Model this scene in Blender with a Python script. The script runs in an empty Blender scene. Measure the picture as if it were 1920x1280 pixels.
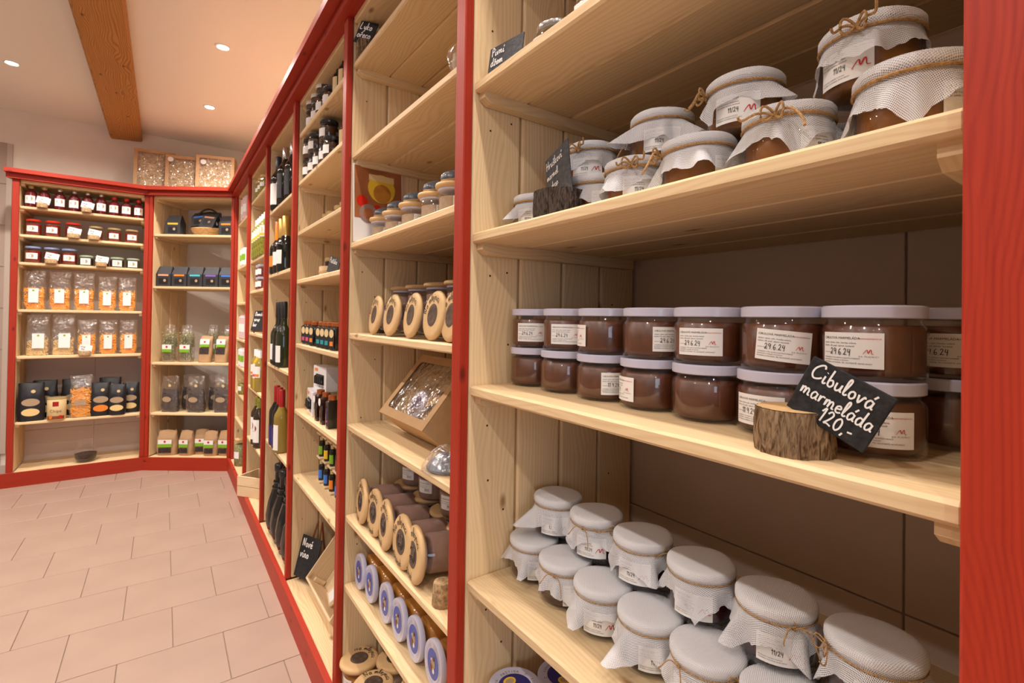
import bpy, bmesh, math, random
from mathutils import Vector, Matrix
PI = math.pi
R = math.radians
SC = bpy.context.scene
COL = SC.collection

# ------------------------------------------------------------------ camera, world, lights, exposure
cam_d = bpy.data.cameras.new('camera'); cam = bpy.data.objects.new('camera', cam_d); COL.objects.link(cam)
YAW, PITCH, ROLL = 0.616172, 0.00915, 0.015291
_f = Vector((math.sin(YAW)*math.cos(PITCH), math.cos(YAW)*math.cos(PITCH), math.sin(PITCH)))
_r = Vector((math.cos(YAW), -math.sin(YAW), 0)); _u = _r.cross(_f)
_r2 = _r*math.cos(ROLL) + _u*math.sin(ROLL); _u2 = -_r*math.sin(ROLL) + _u*math.cos(ROLL)
cam.matrix_world = Matrix(((_r2.x, _u2.x, -_f.x, 0), (_r2.y, _u2.y, -_f.y, 0), (_r2.z, _u2.z, -_f.z, 1.245), (0, 0, 0, 1)))
cam_d.sensor_width = 36.0; cam_d.lens = 921.35/1920*36
cam_d.shift_y = -(640-587.757)/1920
cam_d.clip_start = 0.02
cam_d.dof.use_dof = True; cam_d.dof.focus_distance = 0.72; cam_d.dof.aperture_fstop = 13.0
SC.camera = cam
SC.view_settings.view_transform = 'Standard'; SC.view_settings.look = 'None'
SC.view_settings.gamma = 1.0; SC.view_settings.use_curve_mapping = False
SC.view_settings.exposure = 0.0
W = bpy.data.worlds.new('world'); SC.world = W; W.use_nodes = True
W.node_tree.nodes['Background'].inputs[0].default_value = (0.9, 0.85, 0.8, 1)
W.node_tree.nodes['Background'].inputs[1].default_value = 0.3

CEIL = 2.765
SPOTS = [(x, y) for x in (0.247, -0.79) for y in (-1.76, -0.76, 0.24, 1.24, 2.24, 3.24, 4.24)] + [(-1.85, y) for y in (-0.76, 0.74, 2.24, 3.74)]  # the separate leftmost row is unseen, added as fill to lift the shadows
SPOT_POWER = 36.0
def spot(x, y):
    d = bpy.data.lights.new('downlight_and_fill_lamp', 'SPOT'); d.energy = SPOT_POWER*(1.0 if x < -1.5 else 1)*(2.0 if y > 3 else (1.25 if y > 2 else 1)); d.color = (1.0, 0.915, 0.835)
    d.spot_size = R(160); d.spot_blend = 0.9; d.shadow_soft_size = 0.03
    o = bpy.data.objects.new('downlight_and_fill_lamp', d); COL.objects.link(o); o.location = (x, y, CEIL-0.02); return o
ad = bpy.data.lights.new('window_light', 'AREA'); ad.shape = 'RECTANGLE'; ad.size = 1.5; ad.size_y = 1.1; ad.energy = 9; ad.color = (0.72, 0.84, 1.0)
ao = bpy.data.objects.new('window_light', ad); COL.objects.link(ao); ao.location = (-1.0, -2.9, 1.5); ao.rotation_euler = (R(90), 0, 0)

# ------------------------------------------------------------------ materials
def mat(name, col, rough=0.5, spec=0.5, coat=0.0, metal=0.0, noise=0.0, nscale=30, bump=0.0, emit=None, sheen=0):
    m = bpy.data.materials.new(name); m.use_nodes = True; nt = m.node_tree; b = nt.nodes['Principled BSDF']
    b.inputs['Base Color'].default_value = (*col, 1); b.inputs['Roughness'].default_value = rough
    b.inputs['Specular IOR Level'].default_value = spec; b.inputs['Coat Weight'].default_value = coat; b.inputs['Coat Roughness'].default_value = 0.05
    b.inputs['Metallic'].default_value = metal
    if emit: b.inputs['Emission Color'].default_value = (*emit[0], 1); b.inputs['Emission Strength'].default_value = emit[1]
    if noise or bump:
        tc = nt.nodes.new('ShaderNodeTexCoord'); n = nt.nodes.new('ShaderNodeTexNoise'); n.inputs['Scale'].default_value = nscale; n.inputs['Detail'].default_value = 4
        nt.links.new(tc.outputs['Object'], n.inputs['Vector'])
        if noise:
            r = nt.nodes.new('ShaderNodeValToRGB'); r.color_ramp.elements[0].position = 0.3; r.color_ramp.elements[1].position = 0.7
            r.color_ramp.elements[0].color = (*[max(0, c*(1-noise)) for c in col], 1); r.color_ramp.elements[1].color = (*[min(1, c*(1+noise)) for c in col], 1)
            nt.links.new(n.outputs['Fac'], r.inputs['Fac']); nt.links.new(r.outputs['Color'], b.inputs['Base Color'])
        if bump:
            bp = nt.nodes.new('ShaderNodeBump'); bp.inputs['Strength'].default_value = bump; bp.inputs['Distance'].default_value = 0.002
            nt.links.new(n.outputs['Fac'], bp.inputs['Height']); nt.links.new(bp.outputs['Normal'], b.inputs['Normal'])
    return m

def wood(name, light, dark, knot, rough=0.55, knots=1.0, grain=1.0, contrast=0.5, coat=0.0, freq=620.0, ring=1.0):
    """Solid wood whose grain runs along U (metres) of the mesh's UV map."""
    m = bpy.data.materials.new(name); m.use_nodes = True; nt = m.node_tree; N = nt.nodes; L = nt.links; b = N['Principled BSDF']
    uv = N.new('ShaderNodeUVMap'); uv.uv_map = 'UVMap'; oi = N.new('ShaderNodeObjectInfo')
    cmb = N.new('ShaderNodeCombineXYZ'); mu = N.new('ShaderNodeMath'); mu.operation = 'MULTIPLY'; mu.inputs[1].default_value = 37.0
    L.new(oi.outputs['Random'], mu.inputs[0]); L.new(mu.outputs[0], cmb.inputs[0]); L.new(mu.outputs[0], cmb.inputs[1]); L.new(mu.outputs[0], cmb.inputs[2])
    ad_ = N.new('ShaderNodeVectorMath'); ad_.operation = 'ADD'; L.new(uv.outputs['UV'], ad_.inputs[0]); L.new(cmb.outputs[0], ad_.inputs[1])
    def mapped(sx, sy):
        mp = N.new('ShaderNodeVectorMath'); mp.operation = 'MULTIPLY'; mp.inputs[1].default_value = (sx, sy, 1); L.new(ad_.outputs[0], mp.inputs[0]); return mp.outputs[0]
    # knots
    vo = N.new('ShaderNodeTexVoronoi'); vo.feature = 'F1'; vo.voronoi_dimensions = '2D'; vo.inputs['Scale'].default_value = 1.0; L.new(mapped(4.2, 9.0), vo.inputs['Vector'])
    # warp the grain around the knots
    kd = N.new('ShaderNodeMapRange'); kd.inputs['From Min'].default_value = 0.0; kd.inputs['From Max'].default_value = 0.55; kd.inputs['To Min'].default_value = 1.0; kd.inputs['To Max'].default_value = 0.0
    L.new(vo.outputs['Distance'], kd.inputs['Value'])
    n1 = N.new('ShaderNodeTexNoise'); n1.inputs['Scale'].default_value = 1.0; n1.inputs['Detail'].default_value = 2; L.new(mapped(0.9, 9.0), n1.inputs['Vector'])
    sep = N.new('ShaderNodeSeparateXYZ'); L.new(ad_.outputs[0], sep.inputs[0])
    a1 = N.new('ShaderNodeMath'); a1.operation = 'MULTIPLY_ADD'; a1.inputs[1].default_value = 0.10*grain; L.new(n1.outputs['Fac'], a1.inputs[0]); L.new(sep.outputs['Y'], a1.inputs[2])
    a2 = N.new('ShaderNodeMath'); a2.operation = 'MULTIPLY_ADD'; a2.inputs[1].default_value = 0.022*knots; L.new(kd.outputs[0], a2.inputs[0]); L.new(a1.outputs[0], a2.inputs[2])
    fr = N.new('ShaderNodeMath'); fr.operation = 'MULTIPLY'; fr.inputs[1].default_value = freq; L.new(a2.outputs[0], fr.inputs[0])
    sn = N.new('ShaderNodeMath'); sn.operation = 'SINE'; L.new(fr.outputs[0], sn.inputs[0])
    rg = N.new('ShaderNodeMapRange'); rg.inputs['From Min'].default_value = -0.4; rg.inputs['From Max'].default_value = 1.0; rg.inputs['To Max'].default_value = ring; L.new(sn.outputs[0], rg.inputs['Value'])
    n2 = N.new('ShaderNodeTexNoise'); n2.inputs['Scale'].default_value = 1.0; n2.inputs['Detail'].default_value = 5; L.new(mapped(6, 260), n2.inputs['Vector'])
    n3 = N.new('ShaderNodeTexNoise'); n3.inputs['Scale'].default_value = 1.0; n3.inputs['Detail'].default_value = 2; L.new(mapped(1.2, 12), n3.inputs['Vector'])
    m1 = N.new('ShaderNodeMath'); m1.operation = 'MULTIPLY'; L.new(rg.outputs[0], m1.inputs[0]); L.new(n3.outputs['Fac'], m1.inputs[1])
    m2 = N.new('ShaderNodeMath'); m2.operation = 'MULTIPLY_ADD'; m2.inputs[1].default_value = 0.8; L.new(n2.outputs['Fac'], m2.inputs[0]); L.new(m1.outputs[0], m2.inputs[2])
    m3 = N.new('ShaderNodeMath'); m3.operation = 'MULTIPLY'; m3.inputs[1].default_value = contrast; L.new(m2.outputs[0], m3.inputs[0])
    mx = N.new('ShaderNodeMixRGB'); mx.inputs['Color1'].default_value = (*light, 1); mx.inputs['Color2'].default_value = (*dark, 1); L.new(m3.outputs[0], mx.inputs['Fac'])
    # board to board tone
    hv = N.new('ShaderNodeHueSaturation'); tv = N.new('ShaderNodeMapRange'); tv.inputs['To Min'].default_value = 0.86; tv.inputs['To Max'].default_value = 1.08
    L.new(oi.outputs['Random'], tv.inputs['Value']); L.new(tv.outputs[0], hv.inputs['Value']); L.new(mx.outputs[0], hv.inputs['Color'])
    # knots only in some cells
    sc_ = N.new('ShaderNodeSeparateColor'); L.new(vo.outputs['Color'], sc_.inputs[0])
    gt = N.new('ShaderNodeMath'); gt.operation = 'GREATER_THAN'; gt.inputs[1].default_value = 0.66; L.new(sc_.outputs[0], gt.inputs[0])
    kr = N.new('ShaderNodeMapRange'); kr.inputs['From Min'].default_value = 0.025; kr.inputs['From Max'].default_value = 0.085; kr.inputs['To Min'].default_value = 0.8; kr.inputs['To Max'].default_value = 0
    L.new(vo.outputs['Distance'], kr.inputs['Value'])
    km = N.new('ShaderNodeMath'); km.operation = 'MULTIPLY'; L.new(kr.outputs[0], km.inputs[0]); L.new(gt.outputs[0], km.inputs[1])
    km2 = N.new('ShaderNodeMath'); km2.operation = 'MULTIPLY'; km2.inputs[1].default_value = knots; L.new(km.outputs[0], km2.inputs[0])
    mk = N.new('ShaderNodeMixRGB'); mk.inputs['Color2'].default_value = (*knot, 1); L.new(km2.outputs[0], mk.inputs['Fac']); L.new(hv.outputs[0], mk.inputs['Color1'])
    L.new(mk.outputs[0], b.inputs['Base Color']); b.inputs['Roughness'].default_value = rough; b.inputs['Specular IOR Level'].default_value = 0.35
    b.inputs['Coat Weight'].default_value = coat; b.inputs['Coat Roughness'].default_value = 0.3
    bp = N.new('ShaderNodeBump'); bp.inputs['Strength'].default_value = 0.25; bp.inputs['Distance'].default_value = 0.0006
    L.new(n2.outputs['Fac'], bp.inputs['Height']); L.new(bp.outputs['Normal'], b.inputs['Normal'])
    return m

def glassy(name, tint=(1, 1, 1), refl=0.9, rough=0.02, haze=0.0):
    """Thin-walled glass or film: clear transmission with fresnel reflections."""
    m = bpy.data.materials.new(name); m.use_nodes = True; nt = m.node_tree; N = nt.nodes; L = nt.links
    for n in list(N): N.remove(n)
    out = N.new('ShaderNodeOutputMaterial'); tr = N.new('ShaderNodeBsdfTransparent'); tr.inputs[0].default_value = (*tint, 1)
    gl = N.new('ShaderNodeBsdfGlossy'); gl.inputs['Roughness'].default_value = rough; gl.inputs[0].default_value = (1, 1, 1, 1)
    lw = N.new('ShaderNodeLayerWeight'); lw.inputs['Blend'].default_value = 0.5
    pw = N.new('ShaderNodeMath'); pw.operation = 'POWER'; pw.inputs[1].default_value = 4.0; L.new(lw.outputs['Facing'], pw.inputs[0])
    mu = N.new('ShaderNodeMath'); mu.operation = 'MULTIPLY_ADD'; mu.inputs[1].default_value = 0.55*refl; mu.inputs[2].default_value = 0.045*refl; L.new(pw.outputs[0], mu.inputs[0])
    base = tr.outputs[0]
    if haze:
        df = N.new('ShaderNodeBsdfDiffuse'); df.inputs[0].default_value = (0.8, 0.78, 0.76, 1); mh = N.new('ShaderNodeMixShader'); mh.inputs[0].default_value = haze
        L.new(tr.outputs[0], mh.inputs[1]); L.new(df.outputs[0], mh.inputs[2]); base = mh.outputs[0]
        tc = N.new('ShaderNodeTexCoord'); no = N.new('ShaderNodeTexNoise'); no.inputs['Scale'].default_value = 25; L.new(tc.outputs['Object'], no.inputs['Vector'])
        bp = N.new('ShaderNodeBump'); bp.inputs['Distance'].default_value = 0.02; L.new(no.outputs['Fac'], bp.inputs['Height']); L.new(bp.outputs['Normal'], gl.inputs['Normal'])
    mx = N.new('ShaderNodeMixShader'); L.new(mu.outputs[0], mx.inputs[0]); L.new(base, mx.inputs[1]); L.new(gl.outputs[0], mx.inputs[2])
    L.new(mx.outputs[0], out.inputs[0]); return m

def gauze(name, thread, hole):
    """Open-weave cotton: threads along U and V of the flat cloth, real gaps between them."""
    m = bpy.data.materials.new(name); m.use_nodes = True; nt = m.node_tree; N = nt.nodes; L = nt.links; b = N['Principled BSDF']
    b.inputs['Base Color'].default_value = (0.77, 0.77, 0.80, 1); b.inputs['Roughness'].default_value = 0.9; b.inputs['Specular IOR Level'].default_value = 0.1
    uv = N.new('ShaderNodeUVMap'); uv.uv_map = 'UVMap'; nz = N.new('ShaderNodeTexNoise'); nz.inputs['Scale'].default_value = 60; L.new(uv.outputs[0], nz.inputs['Vector'])
    ds = N.new('ShaderNodeVectorMath'); ds.operation = 'MULTIPLY_ADD'; ds.inputs[1].default_value = (0.0016, 0.0016, 0); L.new(nz.outputs['Color'], ds.inputs[0]); L.new(uv.outputs[0], ds.inputs[2])
    sp = N.new('ShaderNodeSeparateXYZ'); L.new(ds.outputs[0], sp.inputs[0])
    def s(o):
        a = N.new('ShaderNodeMath'); a.operation = 'MULTIPLY'; a.inputs[1].default_value = 2*PI/thread; L.new(sp.outputs[o], a.inputs[0])
        c = N.new('ShaderNodeMath'); c.operation = 'SINE'; L.new(a.outputs[0], c.inputs[0]); return c.outputs[0]
    sx, sy = s('X'), s('Y')
    gx = N.new('ShaderNodeMath'); gx.operation = 'GREATER_THAN'; gx.inputs[1].default_value = hole; L.new(sx, gx.inputs[0])
    gy = N.new('ShaderNodeMath'); gy.operation = 'GREATER_THAN'; gy.inputs[1].default_value = hole; L.new(sy, gy.inputs[0])
    an = N.new('ShaderNodeMath'); an.operation = 'MULTIPLY'; L.new(gx.outputs[0], an.inputs[0]); L.new(gy.outputs[0], an.inputs[1])
    iv = N.new('ShaderNodeMath'); iv.operation = 'SUBTRACT'; iv.inputs[0].default_value = 1.0; L.new(an.outputs[0], iv.inputs[1]); L.new(iv.outputs[0], b.inputs['Alpha'])
    ml = N.new('ShaderNodeMath'); ml.operation = 'ADD'; L.new(sx, ml.inputs[0]); L.new(sy, ml.inputs[1])
    bp = N.new('ShaderNodeBump'); bp.invert = True; bp.inputs['Strength'].default_value = 0.35; bp.inputs['Distance'].default_value = 0.0005; L.new(ml.outputs[0], bp.inputs['Height']); L.new(bp.outputs['Normal'], b.inputs['Normal'])
    return m

PINE = wood('pine', (0.84, 0.64, 0.385), (0.60, 0.375, 0.155), (0.26, 0.12, 0.035))
PALE = wood('pale_wood', (0.80, 0.62, 0.40), (0.60, 0.40, 0.2), (0.3, 0.15, 0.06), knots=0.6)
RED = wood('red_stain', (0.50, 0.042, 0.013), (0.22, 0.006, 0.0025), (0.10, 0.004, 0.002), rough=0.5, grain=0.5, contrast=0.85, coat=0.0, freq=1500.0, ring=0.42)
BEAM = wood('aged_beam', (0.66, 0.32, 0.075), (0.36, 0.14, 0.025), (0.03, 0.01, 0.004), rough=0.6, contrast=1.0)
def bark(name, c1, c2):
    m = mat(name, c1, 0.95, 0.1, noise=0.5, nscale=1.0, bump=1.0); nt = m.node_tree; n = [x for x in nt.nodes if x.type == 'TEX_NOISE'][0]
    tc = [x for x in nt.nodes if x.type == 'TEX_COORD'][0]; mp = nt.nodes.new('ShaderNodeMapping'); mp.inputs['Scale'].default_value = (260, 260, 55); n.inputs['Detail'].default_value = 6; n.inputs['Distortion'].default_value = 1.2
    nt.links.new(tc.outputs['Object'], mp.inputs[0]); nt.links.new(mp.outputs[0], n.inputs['Vector'])
    r = [x for x in nt.nodes if x.type == 'VALTORGB'][0]; r.color_ramp.elements[0].position = 0.36; r.color_ramp.elements[1].position = 0.6; r.color_ramp.elements[0].color = (*c2, 1); r.color_ramp.elements[1].color = (*c1, 1); return m
BARK = bark('bark', (0.30, 0.20, 0.115), (0.09, 0.05, 0.025))
BARKD = bark('dark_bark', (0.10, 0.075, 0.06), (0.022, 0.016, 0.012))
CUT = mat('cut_wood', (0.62, 0.40, 0.19), 0.7, 0.2, noise=0.25, nscale=25)
TURNED = mat('turned_wood', (0.62, 0.41, 0.20), 0.55, 0.3, noise=0.08, nscale=20)
HOLE = mat('screw_hole', (0.06, 0.03, 0.015), 0.9, 0.1)
PLASTER = mat('cream_plaster', (0.84, 0.77, 0.69), 0.9, 0.1, noise=0.03, nscale=6, bump=0.15)
WHITEPAINT = mat('ceiling_paint', (0.84, 0.80, 0.75), 0.9, 0.1, bump=0.08, nscale=40)
ROOMWALL = mat('room_wall_paint', (0.40, 0.33, 0.27), 0.9, 0.1)
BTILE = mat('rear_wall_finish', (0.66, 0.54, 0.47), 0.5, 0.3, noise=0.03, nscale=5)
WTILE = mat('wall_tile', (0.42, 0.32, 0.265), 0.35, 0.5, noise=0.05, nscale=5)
FTILE = mat('floor_tile', (0.40, 0.285, 0.225), 0.33, 0.5, noise=0.06, nscale=4)
GROUT = mat('grout', (0.30, 0.215, 0.165), 0.9, 0.1)
GROUTW = mat('pale_grout', (0.55, 0.46, 0.40), 0.9, 0.1)
GLASS = glassy('jar_glass', refl=1.1)
FILM = glassy('clear_film', refl=2.4, rough=0.14, haze=0.03)
FILMC = glassy('crisp_film', refl=2.0, rough=0.10, haze=0.04)
ONION = mat('onion_jam', (0.10, 0.029, 0.010), 0.35, 0.5, noise=0.25, nscale=60)
ONION2 = mat('onion_jam_settled', (0.12, 0.045, 0.022), 0.5, 0.4, noise=0.2, nscale=50)
AMBER = mat('pear_jam', (0.19, 0.066, 0.006), 0.35, 0.2, noise=0.25, nscale=40)
CHERRY = mat('dark_jam', (0.035, 0.006, 0.006), 0.25, 0.6, noise=0.4, nscale=60)
LID = mat('white_lid', (0.56, 0.55, 0.68), 0.25, 0.5)
PAPER = mat('label_paper', (0.84, 0.82, 0.80), 0.6, 0.3)
INK = mat('black_ink', (0.02, 0.02, 0.022), 0.6, 0.3)
REDINK = mat('red_ink', (0.55, 0.02, 0.02), 0.6, 0.3)
GAUZE = gauze('gauze', 0.0021, -0.05)
GAUZEC = gauze('gauze_cap', 0.0020, 0.50)
TWINE = mat('jute_twine', (0.42, 0.25, 0.11), 0.95, 0.1, noise=0.35, nscale=400, bump=0.6)
SLATE = mat('slate', (0.022, 0.022, 0.024), 0.8, 0.3, noise=0.4, nscale=150, bump=0.6)
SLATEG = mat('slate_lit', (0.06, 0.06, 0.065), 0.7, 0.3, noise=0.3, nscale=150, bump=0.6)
CHALK = mat('chalk', (0.85, 0.84, 0.82), 0.8, 0.2)
PATE = mat('pate', (0.33, 0.205, 0.17), 0.45, 0.5, noise=0.08, nscale=50)
SALT = mat('pale_brown_fill', (0.42, 0.30, 0.20), 0.6, 0.4, noise=0.1, nscale=80)
PIGDARK = mat('burnt_medallion', (0.085, 0.055, 0.04), 0.45, 0.5, noise=0.4, nscale=80, bump=0.5)
STONEB = mat('blue_grey_glaze', (0.10, 0.115, 0.14), 0.25, 0.6, noise=0.5, nscale=60)
BLACK = mat('black_glass', (0.008, 0.009, 0.008), 0.06, 0.6)
GREENG = mat('dark_green_glass', (0.014, 0.022, 0.008), 0.06, 0.6)
BLACKF = mat('black_foil', (0.014, 0.014, 0.017), 0.3, 0.5, bump=0.7, nscale=18)
CHAR = mat('charcoal_card', (0.035, 0.035, 0.04), 0.45, 0.4)
KRAFT = mat('kraft_paper', (0.52, 0.33, 0.17), 0.75, 0.2, noise=0.06, nscale=30)
KRAFTL = mat('kraft_bag', (0.46, 0.29, 0.155), 0.75, 0.2, noise=0.12, nscale=12, bump=0.5)
STRAW = mat('straw', (0.55, 0.40, 0.22), 0.8, 0.2, noise=0.3, nscale=60)
COPPER = mat('copper_cap', (0.55, 0.17, 0.05), 0.25, 0.6, metal=0.7)
GOLDM = mat('gold_metal', (0.75, 0.50, 0.14), 0.3, 0.6, metal=0.7)
SILVER = mat('silver_metal', (0.6, 0.6, 0.62), 0.2, 0.6, metal=0.9)
ORANGEF = mat('orange_foil', (0.95, 0.28, 0.01), 0.35, 0.5)
WINERED = mat('wine_red', (0.35, 0.01, 0.012), 0.3, 0.5)
REDLID = mat('red_lid', (0.62, 0.03, 0.012), 0.3, 0.5)
BLUELID = mat('blue_lid', (0.28, 0.36, 0.62), 0.3, 0.5)
GREENLID = mat('green_lid', (0.42, 0.56, 0.40), 0.3, 0.5)
GOLDLID = mat('gold_lid', (0.60, 0.47, 0.22), 0.3, 0.5, metal=0.4)
REDSYR = mat('red_syrup', (0.11, 0.008, 0.012), 0.08, 0.6)
REDJAM = mat('red_jam', (0.20, 0.018, 0.012), 0.15, 0.6)
BROWNJAM = mat('brown_preserve', (0.05, 0.022, 0.012), 0.08, 0.6)
HONEY = mat('honey', (0.50, 0.20, 0.03), 0.15, 0.6, noise=0.2)
CREAMF = mat('cream_fill', (0.62, 0.50, 0.25), 0.4, 0.5, noise=0.1)
NAVY = mat('navy_print', (0.025, 0.022, 0.16), 0.35, 0.5)
BLUEP = mat('blue_print', (0.05, 0.09, 0.42), 0.4, 0.5)
YELLOW = mat('yellow_print', (0.80, 0.52, 0.03), 0.5, 0.4)
ORANGE = mat('orange_print', (0.80, 0.24, 0.03), 0.5, 0.4)
SALMON = mat('salmon_print', (0.70, 0.35, 0.20), 0.5, 0.4)
CYAN = mat('cyan_print', (0.08, 0.50, 0.62), 0.5, 0.4)
PURPLE = mat('purple_print', (0.22, 0.12, 0.50), 0.5, 0.4)
BLUE = mat('blue_strip', (0.05, 0.20, 0.70), 0.5, 0.4)
GREEN = mat('green_print', (0.20, 0.44, 0.02), 0.5, 0.4)
PINK = mat('pink_print', (0.62, 0.08, 0.20), 0.5, 0.4)
TEAL = mat('teal_print', (0.02, 0.30, 0.33), 0.5, 0.4)
GOLDP = mat('gold_print', (0.72, 0.55, 0.28), 0.5, 0.4)
TANP = mat('tan_label', (0.42, 0.30, 0.19), 0.6, 0.3)
PASTAO = mat('orange_pasta', (0.95, 0.42, 0.03), 0.6, 0.3)
PASTAP = mat('pale_pasta', (0.80, 0.58, 0.26), 0.6, 0.3)
HERB = mat('dried_herb', (0.24, 0.24, 0.10), 0.9, 0.2, noise=0.5, nscale=90)
TEA = mat('dark_tea', (0.045, 0.03, 0.03), 0.8, 0.3, noise=0.6, nscale=120)
SEED = mat('dark_seeds', (0.03, 0.018, 0.012), 0.7, 0.4, noise=0.6, nscale=200)
WICKER = mat('wicker', (0.60, 0.38, 0.17), 0.7, 0.3, noise=0.2, nscale=50)
CORK = mat('cork', (0.42, 0.28, 0.15), 0.9, 0.2, noise=0.45, nscale=130, bump=0.4)
EASELW = mat('easel_wood', (0.22, 0.06, 0.02), 0.5, 0.4)
WBOX = mat('white_card', (0.78, 0.76, 0.76), 0.5, 0.4)
OLIVE = mat('olive_green', (0.22, 0.22, 0.03), 0.2, 0.6, noise=0.4, nscale=70)
FRAMEW = mat('window_frame_paint', (0.8, 0.8, 0.8), 0.4)
LAMPM = mat('lamp_lens', (1, 1, 1), 0.4, emit=((1.0, 0.90, 0.78), 60.0))
RINGM = mat('lamp_ring', (0.85, 0.84, 0.82), 0.3)
SKYP = mat('window_daylight', (0.6, 0.75, 1.0), 0.5, emit=((0.55, 0.75, 1.0), 2.2))
REDVEG = mat('red_pepper', (0.6, 0.02, 0.01), 0.25, 0.5)
TOPWOOD = mat('board_print', (0.36, 0.12, 0.04), 0.5, 0.4, noise=0.3, nscale=12)

# ------------------------------------------------------------------ mesh tools
class MB:
    def __init__(s): s.v = []; s.f = []; s.m = []; s.uv = None
    def add(s, v, f, mi=0):
        o = len(s.v); s.v += [tuple(p) for p in v]; s.f += [tuple(i+o for i in q) for q in f]; s.m += [mi]*len(f); return s
    def box(s, x0, x1, y0, y1, z0, z1, mi=0):
        return s.add([(x0, y0, z0), (x1, y0, z0), (x1, y1, z0), (x0, y1, z0), (x0, y0, z1), (x1, y0, z1), (x1, y1, z1), (x0, y1, z1)],
                     [(0, 3, 2, 1), (4, 5, 6, 7), (0, 1, 5, 4), (1, 2, 6, 5), (2, 3, 7, 6), (3, 0, 4, 7)], mi)
    def lathe(s, prof, n=24, mi=0, ox=0, oy=0, capb=True, capt=True, sq=0.0):
        v = []; f = []
        for r, z in prof:
            for i in range(n):
                a = 2*PI*i/n; k = 1.0
                if sq: k = 1.0/max(abs(math.cos(a)), abs(math.sin(a))); k = 1+(k-1)*sq
                v.append((ox+r*k*math.cos(a), oy+r*k*math.sin(a), z))
        for j in range(len(prof)-1):
            for i in range(n):
                f.append((j*n+i, j*n+(i+1) % n, (j+1)*n+(i+1) % n, (j+1)*n+i))
        if capb: f.append(tuple(range(n-1, -1, -1)))
        if capt: f.append(tuple((len(prof)-1)*n+i for i in range(n)))
        return s.add(v, f, mi)
    def tube(s, pts, r, n=6, mi=0, closed=False):
        pts = [Vector(p) for p in pts]; v = []; f = []; N = len(pts)
        for k, p in enumerate(pts):
            a = pts[(k-1) % N] if (closed or k > 0) else p; b = pts[(k+1) % N] if (closed or k < N-1) else p
            t = (b-a); t = t.normalized() if t.length > 1e-9 else Vector((0, 0, 1))
            u = t.cross(Vector((0, 0, 1))); u = u if u.length > 1e-3 else t.cross(Vector((1, 0, 0))); u.normalize(); w = t.cross(u)
            for i in range(n):
                q = p + (u*math.cos(2*PI*i/n) + w*math.sin(2*PI*i/n))*r; v.append(tuple(q))
        for k in range(N if closed else N-1):
            for i in range(n):
                k2 = (k+1) % N; f.append((k*n+i, k*n+(i+1) % n, k2*n+(i+1) % n, k2*n+i))
        if not closed: f.append(tuple(range(n-1, -1, -1))); f.append(tuple((N-1)*n+i for i in range(n)))
        return s.add(v, f, mi)
    def xf(s, fn): s.v = [tuple(fn(*p)) for p in s.v]; return s
    def mesh(s, name, mats, smooth=False, angle=35):
        me = bpy.data.meshes.new(name); me.from_pydata(s.v, [], s.f)
        for m in (mats if isinstance(mats, (list, tuple)) else [mats]): me.materials.append(m)
        for p, mi in zip(me.polygons, s.m): p.material_index = mi
        if smooth:
            me.polygons.foreach_set('use_smooth', [True]*len(me.polygons)); me.set_sharp_from_angle(angle=R(angle))
        me.update(); return me

def ob(name, me, parent=None, loc=(0, 0, 0), rot=(0, 0, 0)):
    o = bpy.data.objects.new(name, me); COL.objects.link(o); o.parent = parent; o.location = loc; o.rotation_euler = rot; return o
def tag(o, label=None, cat=None, group=None, kind=None):
    if label: o['label'] = label
    if cat: o['category'] = cat
    if group: o['group'] = group
    if kind: o['kind'] = kind
    return o
def thing(name, label, cat, loc=(0, 0, 0), rz=0, group=None):
    o = ob(name, None, None, loc, (0, 0, rz)); o.empty_display_size = 0.02; return tag(o, label, cat, group)
def dup(root, loc, rot, label, group=None):
    def cp(o, par):
        c = o.copy(); COL.objects.link(c); c.parent = par
        for ch in KIDS.get(o.name, []): KIDS.setdefault(c.name, []).append(cp(ch, c))
        return c
    c = cp(root, None); c.location = loc; c.rotation_euler = rot if isinstance(rot, tuple) else (0, 0, rot); c['label'] = label
    if group: c['group'] = group
    return c
KIDS = {}
def part(name, me, parent, loc=(0, 0, 0), rot=(0, 0, 0)):
    o = ob(name, me, parent, loc, rot); KIDS.setdefault(parent.name, []).append(o); return o

class Proto:
    """Build a thing once; the first call places it, later calls copy it with its parts."""
    def __init__(s, fn): s.fn = fn; s.o = None
    def __call__(s, loc, rot, label, group):
        rot = rot if isinstance(rot, tuple) else (0, 0, rot)
        if s.o is None:
            s.o = s.fn(); s.o.location = loc; s.o.rotation_euler = rot; s.o['label'] = label; s.o['group'] = group; return s.o
        return dup(s.o, loc, rot, label, group)

_pl = {}
def plank_mesh(Lx, Wy, Tz, m, bev=0.0025):
    """A board: length along local X, width Y, thickness Z, centred; UV in metres with U along the length."""
    k = (round(Lx, 4), round(Wy, 4), round(Tz, 4), m.name, bev)
    if k in _pl: return _pl[k]
    bm = bmesh.new(); bmesh.ops.create_cube(bm, size=1.0)
    for v in bm.verts: v.co = Vector((v.co.x*Lx, v.co.y*Wy, v.co.z*Tz))
    if bev: bmesh.ops.bevel(bm, geom=list(bm.edges), offset=bev, segments=1, affect='EDGES')
    uvl = bm.loops.layers.uv.new('UVMap'); bm.normal_update()
    for f in bm.faces:
        n = f.normal; a = max(range(3), key=lambda i: abs(n[i]))
        for l in f.loops:
            c = l.vert.co
            l[uvl].uv = (c.x, c.y) if a == 2 else ((c.x, c.z+0.5) if a == 1 else (c.z*0.2+0.9, c.y))
    me = bpy.data.meshes.new('board'); bm.to_mesh(me); bm.free(); me.materials.append(m); _pl[k] = me; return me
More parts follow.
